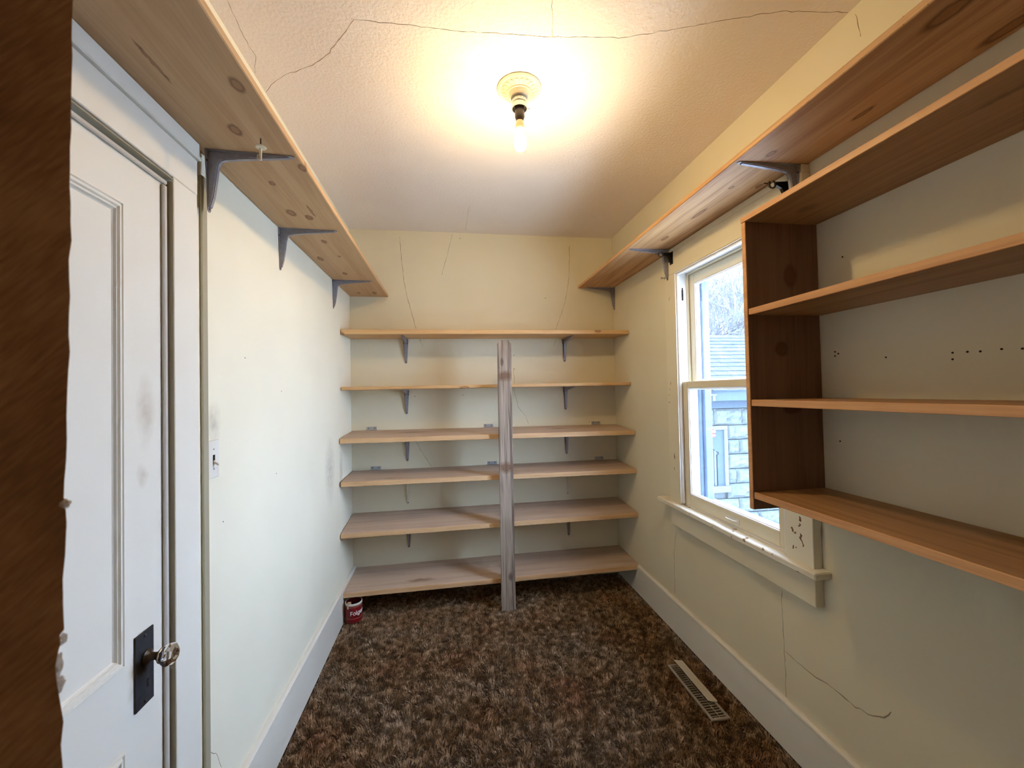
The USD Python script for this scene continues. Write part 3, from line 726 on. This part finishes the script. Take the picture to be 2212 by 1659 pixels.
# ------------------------------------------------------------------ weathered picket in front of the back shelves
t = thing('fence_picket', 'weathered grey wooden picket standing upright before the back shelves', 'picket', (1.076, -0.405, 0))
pk = Polygon([(1.027, 0.0), (1.1205, 0.0), (1.1245, 1.772), (1.106, 1.796), (1.050, 1.797), (1.0325, 1.772)])
m = extrude(pk.buffer(-0.0015).buffer(0.0015), 0.019)
v = m.vertices.copy()
m.vertices = np.stack([v[:, 0], -0.410 + v[:, 2], v[:, 1]], 1)
m.fix_normals()
part(t, 'board', m, M['weathered_wood'])
for z in (1.545, 1.565, 0.935, 0.955):
    for x in (1.052, 1.10):
        part(t, 'nail', revolve([(0, 0.001), (0.002, 0.0005), (0.0025, 0), (0, 0)], (x + 0.005 * math.sin(90 * z), -0.410, z), 8, 'y'), M['dark_hole'])

# ------------------------------------------------------------------ bookcase on the right wall
XB, YB0, YB1 = 1.742, -1.8365, YF + 0.03
t = thing('bookcase', 'open brown pine bookcase hung on the right wall beside the window', 'bookcase', (W - 0.14, -2.5, 1.02))
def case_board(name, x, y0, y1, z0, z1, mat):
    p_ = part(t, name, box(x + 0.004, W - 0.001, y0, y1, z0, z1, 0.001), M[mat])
    part(p_, 'front_edge', box(x, x + 0.0038, y0, y1, z0, z1, 0.0012), M['case_edge_lit'], 'sawn front edge with bulb light put into its colour')


case_board('side_panel', XB - 0.004, YB0, YB0 - 0.018, 1.026, 2.026, 'pine_panel_shaded')
case_board('side_panel', XB - 0.004, YB1 + 0.018, YB1, 1.026, 2.026, 'pine_panel_shaded')
case_board('shelf', XB - 0.006, YB0 + 0.001, YB1, 2.0265, 2.046, 'pine_case')
ysl, ysr = YB0 - 0.0185, YB1 + 0.0185
for z0 in (1.6985, 1.383, 1.064):
    case_board('shelf', XB, ysl, ysr, z0, z0 + 0.022, 'pine_case')

# ------------------------------------------------------------------ light switch
t = thing('light_switch', 'cream toggle light switch plate on the left wall beside the door casing', 'light switch', (0, -1.778, 1.265))
part(t, 'plate', box(0.0003, 0.006, -1.749, -1.8055, 1.209, 1.322, 0.003), M['white_plastic'])
part(t, 'toggle', hexa([[[(0.005, -1.7825, 1.254), (0.005, -1.7825, 1.262)], [(0.005, -1.7735, 1.254), (0.005, -1.7735, 1.262)]], [[(0.021, -1.7815, 1.245), (0.021, -1.7815, 1.252)], [(0.021, -1.7745, 1.245), (0.021, -1.7745, 1.252)]]], 0.001), M['white_plastic'])
part(t, 'toggle_slot', box(0.0055, 0.0064, -1.7838, -1.7722, 1.252, 1.278, 0), M['dark_hole'])
for z in (1.236, 1.295):
    part(t, 'screw', revolve([(0, 0.0016), (0.0022, 0.001), (0.003, 0), (0, 0)], (0.006, -1.778, z), 10, 'x'), M['zinc'])

# ------------------------------------------------------------------ hook under the left shelf
q = on((563, 299), 2, zl)
t = thing('screw_hook', 'small ivory plastic screw hook hanging beneath the left high shelf', 'hook', q)
part(t, 'stem', tube([(q[0], q[1], zl - 0.0003), (q[0], q[1], zl - 0.026)], 0.0016, 8), M['bronze_metal'])
part(t, 'flange', revolve([(0, -0.0235), (0.012, -0.0225), (0.0145, -0.0245), (0.012, -0.0275), (0.005, -0.0285), (0, -0.0285)][::-1], q, 20), M['ivory'], smooth=40)
part(t, 'hook_blade', [hexa([[[(q[0] - 0.0028, q[1] - 0.002, zl - 0.062), (q[0] - 0.004, q[1] - 0.003, zl - 0.0285)], [(q[0] - 0.0028, q[1] + 0.002, zl - 0.062), (q[0] - 0.004, q[1] + 0.003, zl - 0.0285)]], [[(q[0] + 0.0022, q[1] - 0.002, zl - 0.062), (q[0] + 0.003, q[1] - 0.003, zl - 0.0285)], [(q[0] + 0.0022, q[1] + 0.002, zl - 0.062), (q[0] + 0.003, q[1] + 0.003, zl - 0.0285)]]], 0.0008),
     tube([(q[0] - 0.003, q[1], zl - 0.060), (q[0] - 0.0075, q[1], zl - 0.057), (q[0] - 0.0085, q[1], zl - 0.050), (q[0] - 0.006, q[1], zl - 0.044)], 0.0018, 8)], M['ivory'])

# ------------------------------------------------------------------ curtain rod brackets and knobs by the window
for y, z, lab, s in ((-0.952, 2.222, 'black metal curtain rod bracket at the far top corner of the window casing', 1), (-1.775, 2.212, 'black metal curtain rod bracket at the near top corner above the bookcase', -1)):
    x = CF
    t = thing('curtain_rod_bracket', lab, 'curtain rod bracket', (x, y, z), 'curtain rod brackets')
    part(t, 'plate', box(x - 0.0025, x - 0.0002, y - 0.017, y + 0.017, z - 0.060, z + 0.012, 0.001), M['black_metal'])
    f = extrude(Polygon([(-0.0025, 0.008), (-0.052, 0.004), (-0.052, -0.008), (-0.030, -0.018), (-0.016, -0.046), (-0.0025, -0.056)]), 0.012)
    v = f.vertices.copy()
    f.vertices = np.stack([x + v[:, 0], y - 0.006 + v[:, 2], z + v[:, 1]], 1)
    f.fix_normals()
    part(t, 'arm', f, M['black_metal'])
    an = np.linspace(-0.4 * math.pi, 1.25 * math.pi, 14)
    part(t, 'rod_cup', tube([(x - 0.066 + 0.014 * math.cos(a), y, z - 0.004 - 0.014 * math.sin(a)) for a in an], 0.0032, 8), M['bronze_metal'])
    part(t, 'thumb_screw', revolve([(0, -0.012), (0.0022, -0.012), (0.0022, 0.004), (0.006, 0.006), (0.006, 0.011), (0, 0.011)], (x - 0.088, y, z - 0.002), 12, 'x'), M['bronze_metal'])
q = on((1436, 601), 0, CF)
t = thing('tieback_knob', 'small metal spool knob screwed to the far window casing', 'knob', q)
part(t, 'shank', revolve([(0, 0), (0.007, 0), (0.007, -0.003), (0.003, -0.007), (0.003, -0.014), (0.0075, -0.020), (0.0075, -0.024), (0, -0.025)][::-1], q, 16, 'x'), M['zinc'], smooth=40)
q = on((1441, 545), 0, CF + 0.004)
t = thing('cup_hook', 'tiny white cup hook on the window head trim under the right high shelf', 'hook', q)
an = np.linspace(0.1, 1.45 * math.pi, 12)
part(t, 'hook_wire', tube([(q[0], q[1], q[2])] + [(q[0] - 0.012 - 0.008 * math.sin(a), q[1], q[2] - 0.008 + 0.008 * math.cos(a)) for a in an], 0.0016, 6), M['white_plastic'])

# ------------------------------------------------------------------ red can under the lowest shelf
CX, CY = 0.0785, -0.345
CR, CH = 0.052, 0.119
CZ = 0.009
t = thing('coffee_can', 'small red tin can with white lettering beneath the lowest back shelf', 'can', (CX, CY, 0.0))
can = part(t, 'body', revolve([(0, 0.0), (CR - 0.002, 0.0), (CR, 0.002), (CR, 0.004), (CR - 0.001, 0.006), (CR - 0.001, CH - 0.008), (CR - 0.003, CH - 0.006), (CR - 0.003, CH - 0.003), (CR - 0.0045, CH - 0.003), (CR - 0.0045, 0.006), (0, 0.006)], (CX, CY, CZ), 48), M['can_red'], smooth=35)
part(can, 'rim', revolve([(CR - 0.0045, CH - 0.012), (CR - 0.0005, CH - 0.012), (CR + 0.0006, CH - 0.004), (CR, CH), (CR - 0.0045, CH)], (CX, CY, CZ), 48), M['can_white'], smooth=35)
for z in (0.026, 0.096, 0.102):
    part(can, 'stripe', revolve([(CR - 0.002, z), (CR - 0.0004, z), (CR - 0.0004, z + 0.0018), (CR - 0.002, z + 0.0018)], (CX, CY, CZ), 48), M['can_gold'])
part(can, 'contents', revolve([(0, 0.085), (CR - 0.005, 0.083), (CR - 0.005, 0.07), (0, 0.07)][::-1], (CX, CY, CZ), 32), M['can_inside'])


def on_can(tm, mid_angle, z, r):
    tm = tm.copy()
    tm.apply_translation((-tm.bounds[:, 0].mean(), 0, 0))
    for _ in range(3):
        tm = tm.subdivide()
    v = tm.vertices
    ang = mid_angle + v[:, 0] / CR
    rad = r + v[:, 2]
    tm.vertices = np.stack([CX + rad * np.cos(ang), CY + rad * np.sin(ang), CZ + z + v[:, 1] + 0.06 * (v[:, 0])], 1)
    return tm


txt = meshkit.text_mesh('Folgers', 0.025, 0.0012, bold=True)
txt.apply_scale((0.88, 1.0, 1.0))
part(can, 'lettering', on_can(txt, math.radians(-44), 0.050, CR - 0.0013), M['can_white'])
part(t, 'wood_block', box(CX - 0.030, CX - 0.008, CY - 0.0465, CY - 0.030, 0.085 + CZ + 0.002, 0.1365, 0.002), M['plywood'], 'pale wood block standing in the can')

# ------------------------------------------------------------------ floor register with its plastic deflector
VX0, VX1, VY0, VY1 = 1.805, 1.893, -1.115, -1.485
t = thing('floor_register', 'dark metal floor register with a clear plastic deflector in the carpet', 'floor register', ((VX0 + VX1) / 2, (VY0 + VY1) / 2, 0.0))
zb, zt_ = 0.004, 0.013
part(t, 'frame', [box(VX0, VX0 + 0.012, VY0, VY1, zb, zt_, 0.002), box(VX1 - 0.012, VX1, VY0, VY1, zb, zt_, 0.002), box(VX0 + 0.012, VX1 - 0.012, VY0, VY0 - 0.014, zb, zt_, 0.002), box(VX0 + 0.012, VX1 - 0.012, VY1 + 0.014, VY1, zb, zt_, 0.002)], M['register_metal'])
part(t, 'damper', box(VX0 + 0.010, VX1 - 0.010, VY0 - 0.010, VY1 + 0.010, 0.0, 0.004, 0), M['register_dark'])
n = 23
for k in range(n):
    y = VY0 - 0.014 - (k + 0.5) * (abs(VY1 - VY0) - 0.028) / n
    part(t, 'slat', box(VX0 + 0.0115, VX1 - 0.0115, y - 0.0024, y + 0.0024, 0.0060, 0.0122, 0.0006), M['register_metal'])
part(t, 'centre_bar', box((VX0 + VX1) / 2 - 0.002, (VX0 + VX1) / 2 + 0.002, VY0 - 0.012, VY1 + 0.012, 0.0126, 0.0142, 0.0005), M['register_metal'])
an = np.linspace(0, math.radians(84), 10)
V, F = [], []
ys = np.linspace(-1.100, -1.392, 12)
for i, y in enumerate(ys):
    for a in an:
        for r in (0.056, 0.0545):
            V.append((VX1 + 0.004 - r * math.sin(a), y, zt_ + 0.001 + r * (1 - math.cos(a)) * 0.38 + (0.0015 if r > 0.055 else 0)))
na = len(an)
idx = lambda i, j, k: (i * na + j) * 2 + k
for i in range(len(ys) - 1):
    for j in range(na - 1):
        for k in (0, 1):
            q = (idx(i, j, k), idx(i + 1, j, k), idx(i + 1, j + 1, k), idx(i, j + 1, k))
            q = q if k == 0 else q[::-1]
            F += [(q[0], q[1], q[2]), (q[0], q[2], q[3])]
    for j in (0, na - 1):
        q = (idx(i, j, 0), idx(i + 1, j, 0), idx(i + 1, j, 1), idx(i, j, 1))
        F += [(q[0], q[1], q[2]), (q[0], q[2], q[3])]
for i in (0, len(ys) - 1):
    for j in range(na - 1):
        q = (idx(i, j, 0), idx(i, j + 1, 0), idx(i, j + 1, 1), idx(i, j, 1))
        F += [(q[0], q[1], q[2]), (q[0], q[2], q[3])]
part(t, 'air_deflector', trimesh.Trimesh(np.array(V), np.array(F), process=False), M['deflector_plastic'], 'cloudy curved plastic air deflector')

# ------------------------------------------------------------------ rough brown post at the left foreground
prof = [(157, -420), (157, 0), (156, 200), (153, 400), (151, 560), (150, 640), (148, 800), (146, 900), (141, 1040), (139, 1080), (128, 1086), (126, 1094), (143, 1100), (143, 1130), (140, 1200), (137, 1300), (138, 1360), (130, 1372), (134, 1392), (127, 1404), (118, 1440), (120, 1475), (131, 1500), (133, 1560), (134, 1659), (135, 2000)]
pts = [on(q, 1, -2.80)[[0, 2]] for q in prof]
pts = [(pts[0][0], H - 0.001)] + [tuple(p) for p in pts] + [(pts[-1][0], 0.013)]
fine = [pts[0]]
for a, b2 in zip(pts[:-1], pts[1:]):
    k = max(1, int(abs(a[1] - b2[1]) / 0.012))
    for i in range(1, k + 1):
        fine.append((a[0] + (b2[0] - a[0]) * i / k + rng.normal(0, 0.00045), a[1] + (b2[1] - a[1]) * i / k))
m = extrude(Polygon(fine + [(0.16, 0.013), (0.16, H - 0.001)]).buffer(0), 0.042)
v = m.vertices.copy()
m.vertices = np.stack([np.where(v[:, 0] > 0.17, v[:, 0] - 1.35 * v[:, 2], v[:, 0]), -2.80 + v[:, 2], v[:, 1]], 1)
m.fix_normals()
t = thing('timber_post', 'dark brown rough sawn timber post close at the left edge', 'post', (0.3, -2.78, 0))
part(t, 'timber', m, M['sawn_wood'])
for q, ww, hh in (((134, 1090), 0.0035, 0.003), ((130, 1388), 0.0012, 0.004), ((120, 1445), 0.0013, 0.009), ((124, 1487), 0.0012, 0.005)):
    c = on(q, 1, -2.795)
    k = trimesh.creation.icosphere(2, 1.0)
    k.vertices = k.vertices * (1 + 0.9 * (meshkit.noise(k.vertices * 3.1 + c[2] * 50)[:, None] - 0.5)) * (ww, 0.004, hh) + c + (-0.002, 0.004, 0)
    part(t, 'torn_paint', k, M['torn_paint'])

# ------------------------------------------------------------------ carpet
rc = np.random.default_rng(11)
inst = UsdGeom.PointInstancer.Define(stage, '/World/carpet')
tag(inst.GetPrim(), label='brown mottled shag carpet covering the whole floor', category='carpet', kind='stuff')
NP, PS = 8, 0.10
protos = []
for k in range(NP):
    V, F = [], []
    step = 0.0072
    gx = np.arange(-PS / 2, PS / 2, step)
    ph = rc.uniform(0, 6.28, 6)
    for x0 in gx:
        for y0 in gx:
            x, y = x0 + rc.uniform(0, step), y0 + rc.uniform(0, step)
            f1 = meshkit.noise(np.array([x * 38 + 9 * k, y * 38, 1.0]))
            f2 = meshkit.noise(np.array([x * 38, y * 38 + 7 * k, 5.0]))
            lx, ly = (f1 - 0.5) * 0.030, (f2 - 0.5) * 0.030
            hgt = 0.012 + 0.009 * meshkit.noise(np.array([x * 55, y * 55 + 3 * k, 9.0])) + rc.uniform(-0.002, 0.003)
            for bdl in range(5):
                a = rc.uniform(0, 2 * math.pi)
                sp = rc.uniform(0.0015, 0.0055)
                dx, dy = sp * math.cos(a) + lx * rc.uniform(0.6, 1.1), sp * math.sin(a) + ly * rc.uniform(0.6, 1.1)
                wa = rc.uniform(0, math.pi)
                ex, ey = 0.0011 * math.cos(wa), 0.0011 * math.sin(wa)
                h = hgt * rc.uniform(0.8, 1.1)
                n0 = len(V)
                V += [(x - ex, y - ey, 0), (x + ex, y + ey, 0), (x + dx * 0.35 - ex, y + dy * 0.35 - ey, h * 0.6), (x + dx * 0.35 + ex, y + dy * 0.35 + ey, h * 0.6), (x + dx, y + dy, h)]
                F += [(n0, n0 + 1, n0 + 3), (n0, n0 + 3, n0 + 2), (n0 + 2, n0 + 3, n0 + 4)]
    p = f'/World/carpet/tuft_patch_{k:03d}' if k else '/World/carpet/tuft_patch'
    usdkit.mesh(stage, p, (np.array(V), np.array(F)), M['carpet_pile'])
    protos.append(p)
inst.CreatePrototypesRel().SetTargets([Sdf.Path(p) for p in protos])
pos_, ori, ids = [], [], []
for i in range(20):
    for j in range(33):
        pos_.append((0.021 + 0.05 + i * (W - 0.142) / 19, -0.052 - j * 0.0998, -0.0125))
        a = rc.integers(0, 4) * math.pi / 2
        ori.append((math.cos(a / 2), 0, 0, math.sin(a / 2)))
        ids.append(int(rc.integers(0, NP)))
inst.CreatePositionsAttr(Vt.Vec3fArray.FromNumpy(np.array(pos_, np.float32)))
inst.CreateOrientationsAttr([Gf.Quath(float(o[0]), float(o[1]), float(o[2]), float(o[3])) for o in ori])
inst.CreateProtoIndicesAttr(Vt.IntArray.FromNumpy(np.array(ids, np.int32)))

# ------------------------------------------------------------------ outside: yard, stone garage, bare trees
GZ = -1.60
single('yard', box(W + 0.5, 40, -30, 40, GZ - 0.2, GZ, 0), M['yard'], 'flat pale winter yard outside the window', 'yard', kind='structure')
GY, GX0, GX1 = 4.0, 4.4, 8.9
t = thing('garage', 'pale stone faced garage with a grey shingle roof beyond the window', 'garage', ((GX0 + GX1) / 2, GY, GZ))
part(t, 'wall', [box(GX0, GX1, GY + 0.08, 7.8, GZ, 1.30, 0)], M['stone_siding'])
zc = [1.04, 0.723, 0.45, 0.17, -0.11, -0.39, -0.67, -0.95, -1.23, GZ]
re = np.random.default_rng(5)
WX0, WX1, WZ0, WZ1 = 5.15, 5.91, -0.47, 0.722
for r in range(len(zc) - 1):
    x = GX0 - (0.30 if r % 2 else 0.0)
    while x < GX1:
        x1 = x + re.uniform(0.52, 0.66)
        a0, a1 = max(x, GX0), min(x1, GX1)
        x = x1
        if r and zc[r] <= WZ1 + 0.01 and zc[r + 1] >= WZ0 - 0.3:
            if a1 > WX0 and a0 < WX1:
                if a0 < WX0 - 0.05:
                    a1 = WX0 - 0.006
                elif a1 > WX1 + 0.05:
                    a0 = WX1 + 0.006
                else:
                    continue
        if a1 - a0 < 0.04:
            continue
        z1, z0 = zc[r] - 0.006, zc[r + 1] + 0.006
        gu, gv = np.meshgrid(np.linspace(0, 1, 15), np.linspace(0, 1, 9), indexing='ij')
        edge = np.minimum(np.minimum(gu, 1 - gu) * (a1 - a0) / 0.05, np.minimum(gv, 1 - gv) * (z1 - z0) / 0.05).clip(0, 1)
        px_, pz_ = a0 + gu * (a1 - a0 - 0.008) + 0.004, z0 + gv * (z1 - z0)
        dp = 0.012 + edge * 0.12 * meshkit.fbm(np.stack([px_ * 13, pz_ * 19, np.full_like(px_, r)], -1), 3, 3)
        Vb = np.stack([px_, GY + 0.03 - dp, pz_], -1).reshape(-1, 3)
        Fb = []
        for i in range(14):
            for j in range(8):
                q = (i * 9 + j, (i + 1) * 9 + j, (i + 1) * 9 + j + 1, i * 9 + j + 1)
                Fb += [(q[0], q[1], q[2]), (q[0], q[2], q[3])]
        back = box(a0 + 0.002, a1 - 0.006, GY + 0.016, GY + 0.081, z0, z1, 0)
        part(t, 'stone_block', [trimesh.Trimesh(Vb, np.array(Fb), process=False), back], M['stone_siding'])
part(t, 'fascia', [box(GX0 - 0.2, GX1 + 0.2, 3.72, 3.76, 1.20, 1.40, 0.004), box(GX0 - 0.1, GX1 + 0.1, GY - 0.02, GY + 0.07, 1.05, 1.22, 0.004)], M['garage_trim'], 'blue grey fascia board')
part(t, 'soffit', box(GX0 - 0.2, GX1 + 0.2, 3.76, 4.06, 1.222, 1.24, 0.002), M['garage_trim'])
q = on((1545, 857), 1, 3.70)
part(t, 'gutter_hanger', [box(q[0] - 0.09, q[0] + 0.03, 3.69, 3.719, q[2] + 0.02, q[2] + 0.05, 0.004), box(q[0] - 0.05, q[0], 3.69, 3.719, q[2] - 0.08, q[2] + 0.02, 0.004)], M['garage_light_trim'], 'pale bracket on the fascia')
RS = math.tan(math.radians(30))
n = 14
y0, z0 = 3.68, 1.40
SL = 2.62
dirr = np.array([0, math.cos(math.radians(30)), math.sin(math.radians(30))])
nrm = np.array([0, -math.sin(math.radians(30)), math.cos(math.radians(30))])
part(t, 'roof_deck', trimesh.Trimesh(np.array([(x, *(np.array([y0, z0]) + np.array([math.cos(math.radians(30)), math.sin(math.radians(30))]) * s_ + np.array([-0.5, 0.866]) * h_)) for x in (GX0 - 0.25, GX1 + 0.25) for s_ in (0, SL) for h_ in (-0.03, 0)]), np.array([(0, 1, 3), (0, 3, 2), (4, 7, 5), (4, 6, 7), (1, 5, 7), (1, 7, 3), (0, 2, 6), (0, 6, 4), (0, 4, 5), (0, 5, 1), (2, 3, 7), (2, 7, 6)]), process=False), M['shingle_grey'])
part(t, 'roof_deck', hexa([[[(GX0 - 0.25, 5.95, 2.66), (GX0 - 0.25, 5.95, 2.70)], [(GX0 - 0.25, 8.1, 1.36), (GX0 - 0.25, 8.1, 1.40)]], [[(GX1 + 0.25, 5.95, 2.66), (GX1 + 0.25, 5.95, 2.70)], [(GX1 + 0.25, 8.1, 1.36), (GX1 + 0.25, 8.1, 1.40)]]], 0.002), M['shingle_grey'])
for gx in (GX0 + 0.05, GX1 - 0.05):
    m = extrude(Polygon([(GY + 0.1, 1.2), (7.75, 1.2), (7.75, 1.35), (5.95, 2.58), (GY + 0.1, 1.55)]), 0.06)
    v = m.vertices.copy()
    m.vertices = np.stack([gx - 0.03 + v[:, 2], v[:, 0], v[:, 1]], 1)
    m.fix_normals()
    part(t, 'gable', m, M['stone_siding'])
ex = SL / n
for r in range(n):
    x = GX0 - 0.25 - (0.15 if r % 2 else 0)
    while x < GX1 + 0.25:
        x1 = x + re.uniform(0.27, 0.33)
        a0, a1 = max(x, GX0 - 0.25), min(x1, GX1 + 0.25)
        x = x1
        if a1 - a0 < 0.03:
            continue
        base = np.array([0, y0, z0]) + dirr * (r * ex - 0.02 + re.uniform(-0.006, 0.006))
        tipp = np.array([0, y0, z0]) + dirr * ((r + 1) * ex)
        l0, l1, h0, h1 = base + nrm * 0.002, tipp + nrm * 0.001, base + nrm * 0.022, tipp + nrm * 0.006
        X0, X1 = np.array([a0 + 0.004, 0, 0]), np.array([a1 - 0.004, 0, 0])
        vv = np.array([l0 + X0, l1 + X0, h0 + X0, h1 + X0, l0 + X1, l1 + X1, h0 + X1, h1 + X1])
        part(t, 'shingle', trimesh.convex.convex_hull(vv), M['shingle_grey' if re.random() < 0.6 else 'shingle_pale'])
part(t, 'window_frame', [box(WX0, WX1, GY - 0.04, GY + 0.03, WZ1 - 0.08, WZ1, 0.006), box(WX1 - 0.075, WX1, GY - 0.04, GY + 0.03, WZ0, WZ1 - 0.08, 0.006), box(WX0, WX0 + 0.075, GY - 0.04, GY + 0.03, WZ0, WZ1 - 0.08, 0.006), box(WX0 - 0.02, WX1 + 0.02, GY - 0.07, GY + 0.03, WZ0 - 0.06, WZ0 + 0.06, 0.006)], M['garage_light_trim'])
cx = (WX0 + WX1) / 2
arch = sbox(WX0 + 0.075, WZ0 + 0.06, WX1 - 0.075, WZ1 - 0.08)
hole = unary_union([sbox(WX0 + 0.14, WZ0 + 0.06, WX1 - 0.21, 0.20), Polygon([(WX0 + 0.14, 0.20), (cx - 0.1, 0.36), (WX1 - 0.21, 0.20)]).buffer(0.03)])
m = extrude(arch.difference(hole), 0.03)
v = m.vertices.copy()
m.vertices = np.stack([v[:, 0], GY - 0.01 + v[:, 2], v[:, 1]], 1)
m.fix_normals()
part(t, 'arched_panel', m, M['garage_trim'], 'blue grey panel with an arched opening')
part(t, 'inner_panel', [box(WX0 + 0.1, WX1 - 0.18, GY + 0.02, GY + 0.04, WZ0 + 0.06, 0.45, 0), box(WX1 - 0.27, WX1 - 0.235, GY - 0.005, GY + 0.02, WZ0 + 0.06, 0.26, 0.004)], M['garage_light_trim'])
q = on((1539, 936), 1, GY - 0.12)
t = thing('wall_lantern', 'small red lantern fixed beside the garage window', 'lantern', q)
part(t, 'lamp_body', revolve([(0, -0.07), (0.035, -0.07), (0.055, -0.05), (0.055, -0.015), (0.03, 0.0), (0.03, 0.01), (0.065, 0.02), (0.05, 0.06), (0.01, 0.08), (0, 0.08)], q, 16), M['lantern_red'], smooth=40)
part(t, 'wall_arm', box(q[0] - 0.012, q[0] + 0.012, q[1], GY + 0.0, q[2] - 0.012, q[2] + 0.012, 0.002), M['garage_light_trim'])


def bare_tree(x, y, h, seed):
    r = np.random.default_rng(seed)
    trunk, limb, twig = [], [], []

    def grow(p, dv, L, rad, lev):
        n = 4
        pts = [p]
        dd = dv
        for k in range(n):
            dd = dd + r.normal(0, 0.10, 3) + np.array([0, 0, 0.03])
            dd = dd / np.linalg.norm(dd)
            pts.append(pts[-1] + dd * L / n)
        pts = np.array(pts)
        m = tube(pts, np.linspace(rad, rad * 0.6, n + 1), 6 if lev < 1 else (4 if lev < 3 else 3), False)
        (trunk if lev == 0 else limb if lev < 3 else twig).append(m)
        if lev >= 5:
            return
        kids = (6, 5, 5, 4, 3)[lev]
        for k in range(kids):
            f = r.uniform(0.35, 1.0) if lev else r.uniform(0.45, 1.0)
            i = min(int(f * n), n - 1)
            q = pts[i] + (pts[i + 1] - pts[i]) * (f * n - i)
            ax = r.normal(0, 1, 3)
            nd = dd + ax / np.linalg.norm(ax) * r.uniform(0.6, 1.1)
            nd[2] += 0.1
            grow(q, nd / np.linalg.norm(nd), L * r.uniform(0.5, 0.72), max(rad * 0.52, 0.0075), lev + 1)

    grow(np.array([x, y, GZ]), np.array([0, 0, 1.0]), h * 0.45, h * 0.016, 0)
    t = thing('bare_tree', 'leafless twiggy tree rising behind the garage roof', 'tree', (x, y, GZ), 'bare trees behind the garage')
    part(t, 'trunk', trunk, M['bark'], smooth=60)
    part(t, 'limbs' if False else 'limb', limb, M['bark'])
    part(t, 'twig', twig, M['bark'], kind='stuff')


for k, (x, y, h) in enumerate(((9.7, 9.4, 9.0), (12.4, 12.6, 11.0), (14.6, 16.6, 13.0))):
    bare_tree(x, y, h, 40 + k)
